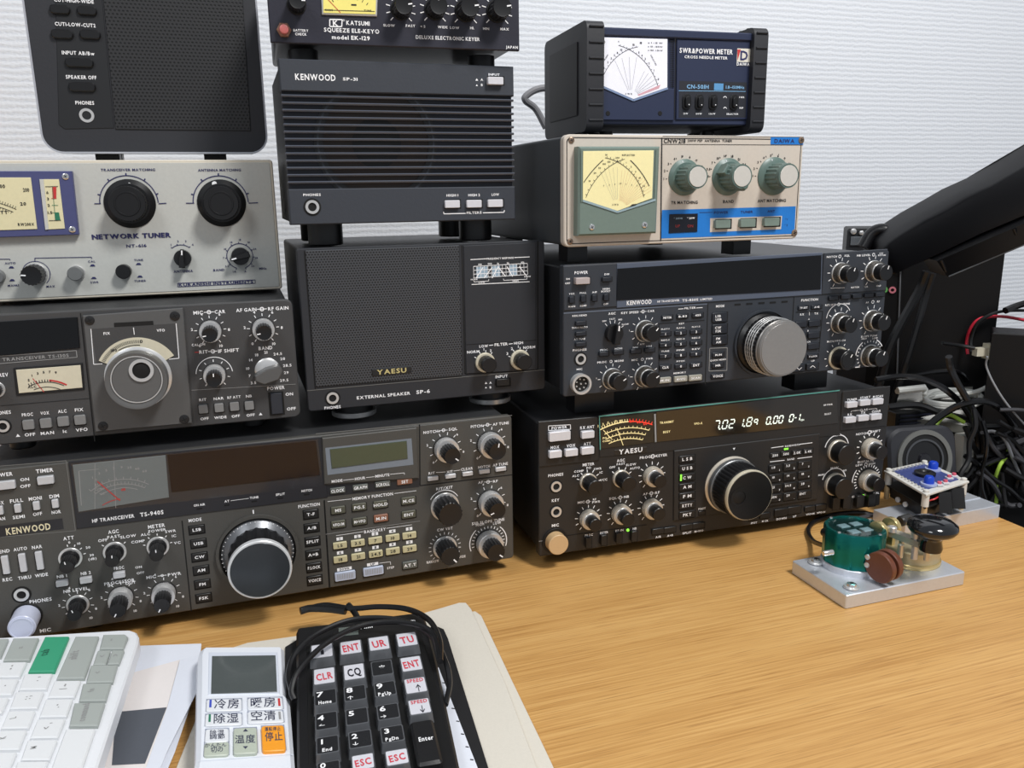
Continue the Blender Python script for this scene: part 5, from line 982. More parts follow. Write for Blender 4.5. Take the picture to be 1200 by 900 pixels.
mb = MB()
for i in range(7): x, y = 520 + i * 5.5, 800 + i * 15; p = P(x, y, 7.2); mb.add([(p.x - 1, p.y - .4, 7.2), (p.x + 1, p.y - .9, 7.2), (p.x + 1, p.y + .1, 7.2), (p.x - 1, p.y + .6, 7.2)], [[0, 1, 2, 3]], BKI)
o_ = world_obj(mb, 'printed_marks', parent=st_, smooth=0); o_['kind'] = 'stuff'

# keyboard
def desk_frame(x, y, z, yaw): return Fr(tuple(P(x, y, z)[:2]) + (z,), yaw, 'desk')
KZ = 14.5
bx_ = flat('cardboard_box', 'low white box hidden beneath the white keyboard', 'box', [(0, 775), (120, 772), (95, 850), (70, 940), (-60, 940)], 6.9 if False else 6.9, KZ - .1, PAP, .3)
f = desk_frame(155, 742, KZ, 0.31); f.thing('keyboard', 'white keyboard with grey side keys and one green key, bottom left corner', 'keyboard')
KB = mat('keyboard_white', (232, 234, 238), .45, vary=.01); KW = mat('keycap_white', (228, 230, 232), .5, vary=.01); KGy = mat('keycap_grey', (168, 174, 170), .5, vary=.01); KGn = mat('keycap_green', (60, 160, 122), .5, vary=.01)
f.crop(0, 690, 4.2875); NT = 10.0
f.slab('keyboard_body', [(-420, 270), (600, 207), (655, 206), (685, 216), (698, 240), (692, 275), (470, 950), (420, 1080), (-520, 1080)], 0, NT, KB, 1.2)
kk = [([(225, 237), (350, 235), (275, 415), (138, 418)], KGn, 'tab', 222, 320), ([(378, 235), (500, 233), (425, 450), (280, 452)], KGy, 'shift', 370, 333), ([(517, 228), (630, 226), (645, 240), (620, 300), (498, 300)], KGy, '~', 556, 256),
      ([(490, 308), (556, 306), (532, 380), (466, 380)], KGy, '<', 513, 338), ([(563, 306), (625, 306), (598, 375), (539, 378)], KGy, '>', 580, 333), ([(455, 382), (592, 380), (568, 467), (430, 470)], KGy, '<', 490, 420), ([(415, 473), (560, 470), (533, 560), (395, 562)], KGy, 'fn', 456, 510),
      ([(372, 570), (530, 568), (492, 687), (345, 688)], KGy, 'command', 420, 620), ([(330, 700), (483, 697), (400, 940), (240, 940)], KW, None, 0, 0), ([(65, 245), (198, 243), (150, 357), (13, 360)], KGy, '=', 105, 295), ([(-75, 250), (45, 247), (5, 340), (-110, 345)], KGy, None, 0, 0),
      ([(0, 367), (137, 365), (100, 440), (-30, 443)], KW, '- -', 50, 395), ([(122, 425), (265, 423), (235, 503), (92, 505)], KW, '.  ,', 175, 455), ([(272, 460), (408, 458), (375, 543), (237, 545)], KW, '/ ~', 320, 492), ([(-40, 452), (95, 450), (60, 530), (-70, 533)], KW, '-', 20, 487),
      ([(78, 515), (222, 513), (190, 598), (46, 600)], KW, ': ;', 135, 548), ([(228, 553), (368, 550), (335, 640), (195, 642)], KW, '. -', 280, 590), ([(-90, 545), (47, 545), (10, 622), (-120, 625)], KW, None, 0, 0), ([(40, 612), (180, 610), (145, 697), (3, 700)], KW, 'L', 65, 648),
      ([(187, 652), (330, 650), (292, 745), (148, 748)], KW, '<  ,', 235, 690), ([(-140, 635), (0, 632), (-35, 705), (-180, 708)], KW, None, 0, 0), ([(-10, 710), (137, 707), (97, 805), (-50, 808)], KW, 'K', 14, 748), ([(137, 757), (290, 755), (250, 857), (102, 858)], KW, 'M', 168, 797),
      ([(-180, 715), (-20, 710), (-60, 808), (-220, 810)], KW, None, 0, 0), ([(-60, 820), (87, 818), (45, 915), (-100, 918)], KW, None, 0, 0), ([(85, 865), (245, 863), (205, 965), (50, 968)], KW, None, 0, 0), ([(-110, 925), (38, 922), (0, 1010), (-150, 1012)], KW, None, 0, 0), ([(-230, 820), (-72, 818), (-110, 915), (-270, 918)], KW, None, 0, 0)]
for pts, m, t, tx, ty in kk:
    mb = MB(); q = [f.at(x, y, NT + 2.6) for x, y in pts]; c = (sum(a for a, b in q) / len(q), sum(b for a, b in q) / len(q)); q = [(c[0] + (a - c[0]) * .97, c[1] + (b - c[1]) * .97) for a, b in q]
    mb.prism(q, NT + .1, NT + 2.6, m, .7); f.build(mb, 'keycap')
    if t: f.text(t, tx, ty, 15 if len(t) < 3 else 18, GRI if m is not KGn else plain('legend_dark_green', (30, 90, 70), .6), n=NT + 2.75, rot=math.radians(90), wide=.75)
f.flush('printed_legends')

# air conditioner remote
f = Fr(tuple(P(238, 757, 14)[:2]) + (15,), .318, 'desk', .19); f.thing('remote_control', 'white air conditioner remote with grey screen and one orange button', 'remote control')
RW = mat('remote_white', (228, 232, 240), .4, vary=.01); RL = mat('remote_edge', (214, 220, 232), .35, vary=.01)
f.crop(200, 690, 4.287); N0 = 13
f.slab('remote_body', [(140, 330), (150, 300), (168, 286), (555, 284), (572, 296), (583, 530), (600, 545), (632, 950), (108, 950), (128, 850)], 0, N0, RW, 2.5)
f.slab('screen_frame', [(192, 318), (537, 318), (548, 528), (188, 532)], N0, N0 + .5, RL, .3)
f.slab('screen', [(208, 337), (527, 333), (535, 517), (203, 526)], N0 + .4, N0 + .9, mat('screen_grey_green', (84, 90, 90), .12, spec=.8), .2)
RB = mat('remote_button_white', (226, 229, 234), .4, vary=.01)
def rb(x, y, w_, h_, m=RB, n=1.6): return f.key(x, y, w_, h_, m, n, gap=plain('thin_blue_gap', (150, 156, 172), .6), gw=5, n0=N0, bev=.4)
TX = plain('ink_blue_grey', (64, 68, 88), .6); n_ = N0 + 1.75
for x, y, w_, t, mk, mx in ((269, 582, 178, '冷房', plain('mark_blue', (60, 80, 190), .5), 200), (476, 575, 176, '暖房', RDI, 545), (267, 655, 184, '除湿', GRN, 196), (478, 642, 180, '空清', GRI, 548)):
    rb(x, y, w_, 58); f.text(t, x + (12 if mx < x else -12), y - 4, 36, TX, n=n_, w=124); f.rect(mx, y - 6, 11, 38, mk, n_)
rb(233, 735, 118, 66); f.text('除湿', 233, 722, 20, TX, n=n_, w=70); f.text('調節', 234, 743, 18, TX, n=n_, w=76)
RG = mat('remote_button_sage', (184, 192, 178), .4); rb(231, 803, 124, 66, RG); f.text('かんたん', 226, 785, 16, TX, n=n_, w=108); f.text('切の', 232, 807, 22, TX, n=n_, w=62)
rb(376, 760, 118, 128, RG, 2.2); f.text('▲', 376, 710, 12, TX, n=n_ + .6, w=26); f.text('▼', 376, 797, 12, TX, n=n_ + .6, w=26); f.text('温度', 374, 755, 32, TX, n=n_ + .6, w=102)
RO = mat('remote_button_orange', (244, 160, 44), .4); rb(517, 748, 116, 126, RO, 2.2); f.text('停止', 518, 742, 34, TX, n=n_ + .6, w=88); f.text('運転停止', 512, 704, 15, TX, n=n_ + .6, w=80)
f.line([(140, 866), (615, 832)], 5, RL, N0 + .15)
f.flush('printed_legends')

# numeric keypad with relabelled keycaps
f = desk_frame(347, 740, 6.7, 0.235); f.thing('numeric_keypad', 'black numeric keypad with hand-labelled white keycaps, on a black folder', 'keypad')
f.crop(330, 690, 3.636); N0 = 11
KPB = mat('keypad_black', (24, 24, 26), .4, bump=.1)
f.slab('keypad_body', [(62, 185), (70, 165), (590, 98), (603, 103), (622, 155), (660, 300), (790, 910), (66, 910)], 0, N0, KPB, 1.5)
f.slab('key_well', [(105, 245), (590, 178), (640, 330), (715, 640), (770, 900), (120, 900)], N0, N0 + .6, DRK, .2)
f.slab('status_window', [(242, 166), (326, 158), (328, 192), (245, 200)], N0, N0 + .6, mat('window_dim_clear', (96, 104, 100), .2), .2); f.text('MK-101' if False else 'Mini', 362, 164, 9, n=N0 + .3); f.text('Num', 540, 137, 9, n=N0 + .3)
CLR = mat('keycap_clear_skirt', (88, 90, 94), .2, spec=.8); KBK = mat('keycap_black_insert', (34, 35, 38), .25); KWH = mat('keycap_white_insert', (214, 214, 222), .3, vary=.02)
PEN = plain('pen_red', (206, 70, 84), .6); HB = plain('pen_black', (34, 34, 44), .6)
NK = N0 + 6.5
ks = [(172, 265, 98, 62, 1, '1', HB), (295, 250, 96, 60, 1, 'ENT', PEN), (415, 233, 92, 62, 1, 'UR', PEN), (534, 216, 92, 62, 1, 'TU', PEN), (182, 372, 96, 72, 1, 'CLR', PEN), (309, 354, 94, 70, 1, 'CQ', HB), (428, 337, 92, 64, 0, '*', None), (553, 320, 94, 66, 1, 'ENT', PEN),
      (187, 462, 96, 66, 0, '7', 'Home'), (313, 444, 95, 64, 0, '8', '↑'), (441, 426, 94, 62, 0, '9', 'PgUp'), (571, 412, 98, 70, 1, '↑', 'SPEED'), (191, 562, 96, 74, 0, '4', '←'), (321, 543, 98, 70, 0, '5', None), (454, 523, 96, 66, 0, '6', '→'), (588, 502, 98, 70, 1, '↓', 'SPEED'),
      (196, 664, 98, 74, 0, '1', 'End'), (335, 640, 100, 74, 0, '2', '↓'), (472, 618, 100, 70, 0, '3', 'PgDn'), (200, 765, 100, 60, 0, '0', None), (347, 738, 100, 70, 1, 'ESC', PEN), (492, 718, 102, 70, 1, 'ESC', PEN), (345, 838, 100, 60, 0, None, None), (495, 818, 100, 60, 0, None, None), (205, 858, 100, 60, 0, None, None)]
for x, y, w_, h_, wh, t, s2 in ks:
    u, v = f.at(x, y, NK); W, H = f.ext(x, y, w_, h_, NK); mb = MB()
    a = rrect(u - W * .56, u + W * .56, v - H * .60, v + H * .58, 1, 2); b_ = rrect(u - W * .5, u + W * .5, v - H * .5, v + H * .5, 1, 2); N = len(a)
    mb.add([(*q, N0 + .7) for q in a] + [(*q, NK) for q in b_], [list(range(N))[::-1], [N + i for i in range(N)]] + [[i, (i + 1) % N, N + (i + 1) % N, N + i] for i in range(N)], CLR)
    o = f.build(mb, 'keycap'); mb = MB(); mb.prism(rrect(u - W * .45, u + W * .45, v - H * .43, v + H * .43, .8, 2), NK, NK + .25, KWH if wh else KBK, 0); f.build(mb, 'legend_insert', o)
    n_ = NK + .4
    if wh and t in '↑↓': f.text(t, x + 12, y + 10, 30, HB, n=n_, w=22); f.text(s2, x - 3, y - 22, 14, PEN, n=n_, w=72)
    elif wh: f.text(t, x, y, 28 if t != 'CQ' else 32, s2, n=n_, w=(70 if len(t) > 2 else 58 if len(t) > 1 else None), rot=.1)
    elif t: f.text(t, x - 24 if s2 or t == '5' or t == '0' else x, y - 12 if t != '*' else y, 20, WHT, n=n_); s2 and f.text(s2, x + (-2 if len(s2) > 1 else -20), y + 20, 14, WHT, n=n_, w=(56 if len(s2) > 3 else 42 if len(s2) > 1 else 26))
u, v = f.at(617, 645, NK); W, H = f.ext(617, 645, 100, 190, NK); mb = MB(); mb.prism(rrect(u - W * .5 - 1, u + W * .5, v - H * .5, v + H * .5, 2, 3), N0 + .7, NK, KPB, 1.5); f.build(mb, 'keycap', label='tall black enter key'); f.text('Enter', 615, 637, 18, n=NK + .2, w=64)
f.flush('printed_legends')
CBK = mat('cable_black', (20, 20, 22), .35)
mb = MB()
def Z(L): return [P(x, y, z) for x, y, z in L]
tube_mb(mb, Z([(352, 716, 21), (380, 709, 22), (412, 713, 22), (445, 711, 22), (478, 714, 23), (503, 727, 25), (515, 750, 27), (516, 775, 27)]), 2.1, CBK)
tube_mb(mb, Z([(352, 716, 21), (364, 713, 21), (385, 713.5, 21), (405, 716, 21)]), 3.0, CBK)
tube_mb(mb, Z([(516, 775, 27), (505, 740, 31), (470, 729, 33), (425, 733, 33), (385, 752, 33), (352, 783, 30), (342, 808, 24), (345, 820, 20)]), 1.9, CBK)
tube_mb(mb, Z([(345, 820, 20), (338, 790, 22), (350, 760, 28), (380, 738, 30), (420, 725, 31), (470, 727, 31), (505, 745, 28), (522, 775, 24), (527, 800, 18), (522, 826, 15)]), 1.9, CBK)
tube_mb(mb, Z([(408, 709, 22), (415, 717, 20), (420, 726, 19)]), 2.4, CBK)
world_obj(mb, 'usb_cable', 'black cable looped twice over the top of the numeric keypad', 'cable')

# ================= MORSE KEYS =================
A_ = P(992, 698, 12); B_ = P(932.5, 661, 12); D_ = P(1131.5, 670, 12)
byaw = math.atan2((D_ - A_).y, (D_ - A_).x)
root = bpy.data.objects.new('morse_key', None); COL.objects.link(root); root.location = (A_.x * .001, A_.y * .001, 0); root.rotation_euler = (0, 0, byaw)
root['label'] = 'twin paddle and brass straight key together on one thick aluminium plate'; root['category'] = 'morse key'
Rinv = Matrix.Rotation(-byaw, 3, 'Z')
def loc(p): return Rinv @ (Vector(p) - Vector((A_.x, A_.y, 0)))
def kpart(mb, name, parent=None, label=None, smooth=35):
    o = mesh_obj(name, mb.v, mb.f, mb.m, mb.mats, parent or root, smooth)
    if label: o['label'] = label
    return o
LW = (D_ - A_).length; mb = MB(); mb.prism(rrect(0, LW, 0, 68, 1.5, 3), .6, 12, ALU, .7); kpart(mb, 'base_plate')
mb = MB()
for a, b_ in ((10, 10), (LW - 10, 10), (10, 58), (LW - 10, 58)): mb.lathe(a, b_, [(5, 0.02), (5, .7)], BLK, 16)
o = kpart(mb, 'rubber_pads'); o['kind'] = 'stuff'
TEAL = mat('anodised_teal', (18, 118, 112), .22, metal=.75); TEALD = mat('anodised_dark_teal', (8, 70, 66), .25, metal=.7)
g = loc(P(998, 662, 12)); gx, gy = g.x, g.y; RR = 25.5
mb = MB(); mb.lathe(gx, gy, [(RR, 12), (RR, 17), (RR - .5, 17.6)], ALU, 64); kpart(mb, 'paddle_base_disc')
mb = MB(); mb.lathe(gx, gy, [(RR - .6, 17.6, 1), (RR - .6, 46, 1), (RR - 1.4, 47.6, 1), (RR - 4.2, 47.6), (RR - 4.6, 45.6)], TEAL, 144, 12, .035); kpart(mb, 'paddle_housing', label='round scalloped teal housing')
mb = MB(); mb.lathe(gx, gy, [(RR - 4.6, 45.6), (RR - 4.7, 45.7)], TEALD, 48)
o = kpart(mb, 'mechanism_plate')
for i in range(4): a = pi / 4 + i * pi / 2; m2 = MB(); m2.box(gx + 9 * math.cos(a) - 4.5, gx + 9 * math.cos(a) + 4.5, gy + 9 * math.sin(a) - 3.5, gy + 9 * math.sin(a) + 3.5, 45.7, 46.7, ALU, .3); kpart(m2, 'contact_block', o)
mb = MB(); mb.lathe(gx, gy, [(RR - 4.5, 46.9), (RR - 4.5, 47.3)], glassm('clear_teal_cover', (.88, .97, .97), 1.5), 48); kpart(mb, 'clear_cover')
for i in range(4):
    a = .3 + i * pi / 2; mb = MB(); mb.lathe(gx + (RR - 2.8) * math.cos(a), gy + (RR - 2.8) * math.sin(a), [(1.5, 47.4), (1.3, 48.3)], CHR, 16); kpart(mb, 'screw')
for (px, py) in ((956, 657.5), (998, 686.5)):
    s_ = loc(P(px, py, 14)); mb = MB(); mb.lathe(s_.x, s_.y, [(5, 12), (6.2, 12.6), (6.2, 13.6), (5.6, 14.4)], SIL, 28); mb.lathe(s_.x, s_.y, [(4.2, 14.4), (3.8, 16), (2.6, 16.4)], CHR, 24); mb.lathe(s_.x, s_.y, [(1.7, 16.4), (1.6, 16.5)], GAP, 6); kpart(mb, 'fixing_screw')
mb = MB(); lathe_axis(mb, loc(P(972, 647.5, 34)), loc(P(966, 648.5, 34)) - loc(P(972, 647.5, 34)), [(2.3, -3), (2.3, 5), (1.8, 6)], CHR, 20, 0); kpart(mb, 'adjusting_screw')
mb = MB(); lathe_axis(mb, loc(P(972, 626, 40)), loc(P(962, 622, 40)) - loc(P(972, 626, 40)), [(3.6, -3), (3.6, 6), (3, 7)], KNB, 24); kpart(mb, 'adjusting_knob')
WD = mat('walnut_brown', (106, 62, 46), .35, vary=.15, bscale=250); ax = Rinv @ Vector((-.85, -.52, 0)).normalized()
for k, (px, py) in enumerate(((1031.5, 667.5), (1044, 661))):
    c0 = loc(P(px, py, 25 if k == 0 else 27)); c0.z = 27; c0 = c0 if k == 0 else fin0 - ax * 9
    fin0 = c0
    mb = MB(); lathe_axis(mb, c0, ax, [(12.2, -3.2), (12.8, -2.4), (12.8, 1.6), (12.2, 2.4)], WD, 40); o = kpart(mb, 'finger_piece')
    if k == 0:
        side = ax.cross(Vector((0, 0, 1)))
        for s_ in (3.5, -3.5):
            m2 = MB(); lathe_axis(m2, c0 + side * 10.5 * (1 if True else -1) * (-1 if side.x > 0 else 1) + Vector((0, 0, s_ + 2)), ax, [(2.3, 2.2), (2.1, 3.2), (1, 3.5)], SIL, 20); kpart(m2, 'rivet', o)
# lever arms from housing to finger pieces
mb = MB(); cc = Vector((gx, gy, 27)); 
for k, e in enumerate((fin0 + ax * 9, fin0)): tube_mb(mb, [cc + (e - cc) * .3, e], 1.6, SIL, 8, smooth=False)
kpart(mb, 'lever_arm')
# brass straight key
BRS = mat('polished_brass', (222, 200, 144), .25, metal=.7); NIC = mat('nickel_plate', (220, 214, 198), .26, metal=.6)
b0 = loc(P(1066, 655, 12)); bx0, by0 = b0.x, b0.y
mb = MB(); mb.lathe(bx0, by0, [(24, 12), (24.4, 12.6), (24.4, 15.4), (24, 16)], BRS, 64); kpart(mb, 'brass_base_disc')
mb = MB(); mb.lathe(bx0, by0, [(23.2, 16), (23.2, 26), (22.4, 27)], mat('brushed_champagne', (196, 184, 148), .42, metal=.6), 64); kpart(mb, 'key_base')
pL = loc(P(1032, 619, 42)); pR = loc(P(1094, 646, 40)); ldir = Vector((pR.x - pL.x, pR.y - pL.y, 0)); LL = ldir.length; ldir.normalize(); lper = Vector((-ldir.y, ldir.x, 0)); la = math.atan2(ldir.y, ldir.x)
LZ = 42
def lp(s_, t_, z): return Vector((pL.x, pL.y, 0)) + ldir * s_ + lper * t_ + Vector((0, 0, z))
mb = MB(); wbox(mb, lp(LL / 2, 0, LZ), la, LL, 8, 5, NIC); kpart(mb, 'key_lever')
for t_ in (-8.5, 8.5):
    mb = MB(); wbox(mb, lp(4, t_, 33), la, 7, 4, 17, BRS); lathe_axis(mb, lp(4, t_ - 2.2, LZ + 1), lper, [(8, 0), (8.5, .5), (8.5, 4), (8, 4.4)], BRS, 32); kpart(mb, 'bearing_post')
mb = MB(); lathe_axis(mb, lp(4, -12, LZ + 1), lper, [(2, 0), (2, 24)], CHR, 16); kpart(mb, 'pivot_pin')
for s_, t_, z1, r in ((18, 4, 40, 2.2), (25, -7, 38, 2.4), (33, 0, 46, 2.6), (33, 0, 50, 4.2), (14, -4, 49, 3.4), (40, 6, 36, 2.2)):
    p_ = lp(s_, t_, 0); mb = MB(); mb.lathe(p_.x, p_.y, [(r, 27 if z1 < 49 else z1 - 4), (r, z1), (r * .8, z1 + .6)], NIC if r < 2.5 else SIL, 24, 12, .1); kpart(mb, 'contact_post')
mb = MB(); lathe_axis(mb, lp(8, 14, LZ + 6), lper, [(3.5, 0), (4.5, 1), (4.5, 12), (3.5, 13)], mat('knurled_gunmetal', (90, 88, 86), .3, metal=.8), 36); kpart(mb, 'tension_barrel')
kb = loc(Q(1092, 640, P(1092, 646, 44).y)); K0 = lp(LL - 3, 0, LZ + 2)
KBL2 = mat('knob_glossy_black', (18, 19, 22), .12, coat=.5)
mb = MB(); mb.lathe(K0.x, K0.y, [(8.5, LZ - 2), (9.2, LZ + 1), (8, LZ + 6), (8.6, LZ + 9), (12, LZ + 11.5), (17, LZ + 14), (19.3, LZ + 17.5), (18.6, LZ + 20.5), (14.5, LZ + 23.5), (8, LZ + 25), (2, LZ + 25.4)], KBL2, 56); o = kpart(mb, 'key_knob', label='glossy black flying-saucer knob', smooth=60)
mb = MB(); tube_mb(mb, Z([(967, 640, 24), (953, 634, 6), (947, 622, 3), (955, 611, 3), (980, 603, 3), (1010, 601, 3), (1035, 606, 3)]), 2.3, CBK); world_obj(mb, 'key_cable', 'black cable curving behind the round teal paddle housing', 'cable')
mb = MB(); tube_mb(mb, Z([(1003, 608, 3), (1020, 604.5, 5), (1040, 604, 5), (1050, 607, 6)]), 2.2, mat('cable_dark_grey', (60, 60, 64), .4)); world_obj(mb, 'key_cable', 'short dark grey cable arching just behind the teal paddle', 'cable')

# ================= SMALL KEYER BOX AND ALUMINIUM BAR =================
fr_ = P(1170, 607, 0); fl_ = P(1122, 617, 0); ya = math.atan2(fr_.y - fl_.y, fr_.x - fl_.x); e1 = Vector((math.cos(ya), math.sin(ya))); e2 = Vector((-e1.y, e1.x))
mb = MB(); c0 = Vector((fr_.x, fr_.y)); poly = [tuple(c0 - e1 * 124), tuple(c0), tuple(c0 + e2 * 40), tuple(c0 - e1 * 124 + e2 * 40)]; mb.prism(poly, .1, 14, ALU, .5); ab = world_obj(mb, 'aluminium_bar', 'thick bright aluminium bar lying under the small clear-topped keyer', 'metal bar')
mb = MB(); mb.prism([tuple(c0 - e1 * 60 + e2 * 21), tuple(c0 - e1 * 2 + e2 * 21), tuple(c0 - e1 * 2 + e2 * 23), tuple(c0 - e1 * 60 + e2 * 23)], 14, 15, ALU, .2); world_obj(mb, 'raised_ridge', parent=ab)
ctr = P(1085, 560, 45); root = bpy.data.objects.new('keyer_module', None); COL.objects.link(root); root.location = (ctr.x * .001, ctr.y * .001, .0141); root['label'] = 'home-made keyer with clear top plate and two blue knobs, on the aluminium bar'; root['category'] = 'keyer'
def gpart(mb, name, parent=None, smooth=35, label=None):
    o = mesh_obj(name, [(x - ctr.x, y - ctr.y, z - 14.1) for x, y, z in mb.v], mb.f, mb.m, mb.mats, parent or root, smooth)
    if label: o['label'] = label
    return o
cn = [P(x, y, 45) for x, y in ((1085.6, 578.5), (1136, 562.5), (1083.5, 539.5), (1036, 550))]; cen = sum(cn, Vector()) / 4
top = [(c.x, c.y) for c in cn]
FRM = mat('plate_milky_edge', (214, 212, 206), .35)
mb = MB(); mb.prism(top, 42, 44, FRM, .4); gpart(mb, 'top_plate')
mb = MB(); mb.prism([(cen.x + (x - cen.x) * .76, cen.y + (y - cen.y) * .76) for x, y in top], 44, 44.8, mat('board_blue_violet', (62, 74, 130), .35, vary=.3, bscale=300), .1); pc = gpart(mb, 'circuit_board')
def lerp(a, b_): 
    p, q = cn[0].lerp(cn[1], a), cn[3].lerp(cn[2], a); r = p.lerp(q, b_); return r.x, r.y
mb = MB()
for i in range(9): x, y = lerp(.12 + i * .09, .88); mb.box(x - 1, x + 1, y - 1, y + 1, 44.8, 46.5, SIL)
for i in range(8): x, y = lerp(.08, .15 + i * .08); mb.box(x - .8, x + .8, y - .8, y + .8, 44.8, 46, SIL)
o = gpart(mb, 'pin_header', pc); o['kind'] = 'stuff'
x, y = lerp(.5, .52); mb = MB(); mb.lathe(x, y, [(9.5, 44.8), (10, 46), (10, 48), (7.5, 49.2), (5, 48.4), (4, 47)], KNB, 40); gpart(mb, 'buzzer_disc')
for a, b_ in ((.28, .22), (.80, .62)):
    x, y = lerp(a, b_); mb = MB(); mb.lathe(x, y, [(7.5, 44.8), (7.5, 46.6)], mat('knob_seat_clear', (170, 180, 215), .2), 28); mb.lathe(x, y, [(4.8, 46.6), (4.6, 52), (3.4, 53.6), (1, 54)], mat('knob_blue', (24, 66, 190), .3), 28); gpart(mb, 'blue_knob')
for a, b_ in ((.42, .12), (.56, .12), (.76, .22), (.90, .24)):
    x, y = lerp(a, b_); mb = MB(); mb.box(x - 3, x + 3, y - 3, y + 3, 44.8, 46.4, mat('seat_pale', (206, 206, 212), .4), .3); mb.lathe(x, y, [(2, 46.4), (1.9, 48.4)], mat('button_pink', (214, 96, 116), .4), 20); gpart(mb, 'pink_button')
for a, b_ in ((.06, .06), (.94, .06), (.94, .94), (.06, .94)):
    x, y = lerp(a, b_); mb = MB(); mb.lathe(x, y, [(2.8, 44), (2.6, 46.4), (1.6, 46.9)], FRM, 20); gpart(mb, 'screw')
    mb = MB(); mb.lathe(x, y, [(3.4, 30), (3.4, 42)], FRM, 20); mb.lathe(x, y, [(2.6, 14.1), (2.6, 30)], mat('spacer_tan', (196, 170, 130), .5), 20); gpart(mb, 'spacer')
mb = MB(); mb.prism([(cen.x + (x - cen.x) * .95, cen.y + (y - cen.y) * .95) for x, y in top], 28.5, 30, DRK, .2); gpart(mb, 'middle_board')
mb = MB(); mb.prism([(cen.x + (x - cen.x) * .8, cen.y + (y - cen.y) * .8) for x, y in top], 17, 28.5, BLK, .5); gpart(mb, 'battery_case')
for i in range(2):
    x, y = lerp(.45 + i * .3, -.02); mb = MB(); wbox(mb, (x, y, 30), 1.1, 13, 11, 20, KNB, tilt=(-.35, 'X')); gpart(mb, 'cable_plug')
for a in (.72, .9): x, y = lerp(-.01 if False else .02, a - .3); mb = MB(); lathe_axis(mb, (x - 1, y - 1, 23), (-.9, -.4, 0), [(2.6, 0), (2.6, 1.6), (1.3, 1.7)], SIL, 20); gpart(mb, 'socket')
mb = MB(); q0, q1 = lerp(.25, .02), lerp(.45, .1); tube_mb(mb, [(q0[0] - 6, q0[1], 34), (q0[0], q0[1], 36), (q1[0], q1[1], 35)], .8, mat('wire_red', (200, 50, 56), .4), 6); gpart(mb, 'red_wire')

# ================= SMALL SPEAKER BEHIND =================
sc = P(1083, 541, 38.5); sc = Q(1083, 541, 848); root = bpy.data.objects.new('small_speaker', None); COL.objects.link(root); root.location = sc * .001
root.rotation_euler = (math.radians(-12), 0, math.radians(10)); root['label'] = 'small dark rounded-square loudspeaker with silver ring, behind the clear-topped keyer'; root['category'] = 'speaker'
def spart(mb, name): return mesh_obj(name, [(x, -z, y) for x, y, z in mb.v], mb.f, mb.m, mb.mats, root, 40)
hh = sc.z + 2
mb = MB(); mb.prism(rrect(-42, 41, -31, 38, 18, 8), -30, 0, mat('speaker_soft_charcoal', (46, 47, 52), .5, bump=.1), 3); spart(mb, 'speaker_body')
mb = MB(); mb.ring(0, 2, 28, 33, 0, 2.2, mat('ring_dull_silver', (128, 128, 124), .35, metal=.5), 48); mb.ring(0, 2, 21, 23, 0, 1.6, mat('ring_dark_grey', (70, 72, 76), .3), 48); spart(mb, 'silver_ring')
mb = MB(); mb.ring(0, 2, 20, 27.8, 0, .8, DRK, 48); mb.lathe(0, 2, [(20, 0.02), (12, .6), (6, .2)], mat('cone_dark_gloss', (22, 22, 24), .3), 40); spart(mb, 'speaker_cone')
mb = MB(); mb.lathe(0, 2, [(8, .3), (6.5, 2.4), (2, 3.2)], mat('cap_dark_gloss', (30, 30, 34), .1), 28); spart(mb, 'centre_cap')

# ================= RIGHT BACK CLUTTER =================
def fb(px, py, y): return Q(px, py, y)
TWB = mat('case_matt_black', (12, 12, 14), .5, bump=.1, spec=.3)
a0 = Q(993, 268, 1000); TY = -.33; a1 = Vector((a0.x + 205 * math.cos(WY), a0.y + 205 * math.sin(WY), a0.z)); 
root = bpy.data.objects.new('computer_tower', None); COL.objects.link(root); root.location = (a0.x * .001, a0.y * .001, LOWZ * .001); root.rotation_euler = (0, 0, TY); root['label'] = 'tall black computer case against the wall, right of the radios'; root['category'] = 'computer'
TH = a0.z - LOWZ; RT_ = Matrix.Rotation(.33, 3, 'Z')
def tl(p): q = RT_ @ (Vector(p) - a0); return q.x, q.y, p[2] - LOWZ
mb = MB(); mb.box(0, 170, 1, 78, .1, TH, TWB, 2); mesh_obj('case_body', mb.v, mb.f, mb.m, mb.mats, root)
mb = MB(); mb.box(0, 34, -1, 1, 60, TH - 2, mat('bare_steel_dark', (52, 54, 58), .4, metal=.5), .4); mesh_obj('rear_plate', mb.v, mb.f, mb.m, mb.mats, root)
for px, py, r in ((1000, 271, 3.4), (1009, 272.5, 2.6)):
    x, _, z = tl(Q(px, py, 1000)); mb = MB(); lathe_axis(mb, (x, -1, z), (0, -1, 0), [(r, 0), (r, 2), (r * .5, 2.6)], SIL, 20); mesh_obj('screw', mb.v, mb.f, mb.m, mb.mats, root)
x, _, z = tl(Q(1004, 280, 1000)); mb = MB(); mb.box(x - 7, x + 7, -3, -1, z - 7, z + 3, mat('bracket_steel', (130, 136, 142), .35, metal=.7), .4); mesh_obj('bracket', mb.v, mb.f, mb.m, mb.mats, root)
for px, nm, c in ((1036, 'green', (110, 190, 100)), (1045.5, 'pink', (214, 126, 140))):
    x, _, z = tl(Q(px, 339.5, 985)); mb = MB(); t = MB(); t.ring(0, 0, 2, 4, 0, 2, mat('jack_' + nm, c, .4), 24); mb.add([(x + a, 1 - c_, z + b) for a, b, c_ in t.v], t.f, t.mats[0]); o = mesh_obj('audio_jack', mb.v, mb.f, mb.m, mb.mats, root); o['label'] = nm + ' ringed audio socket'
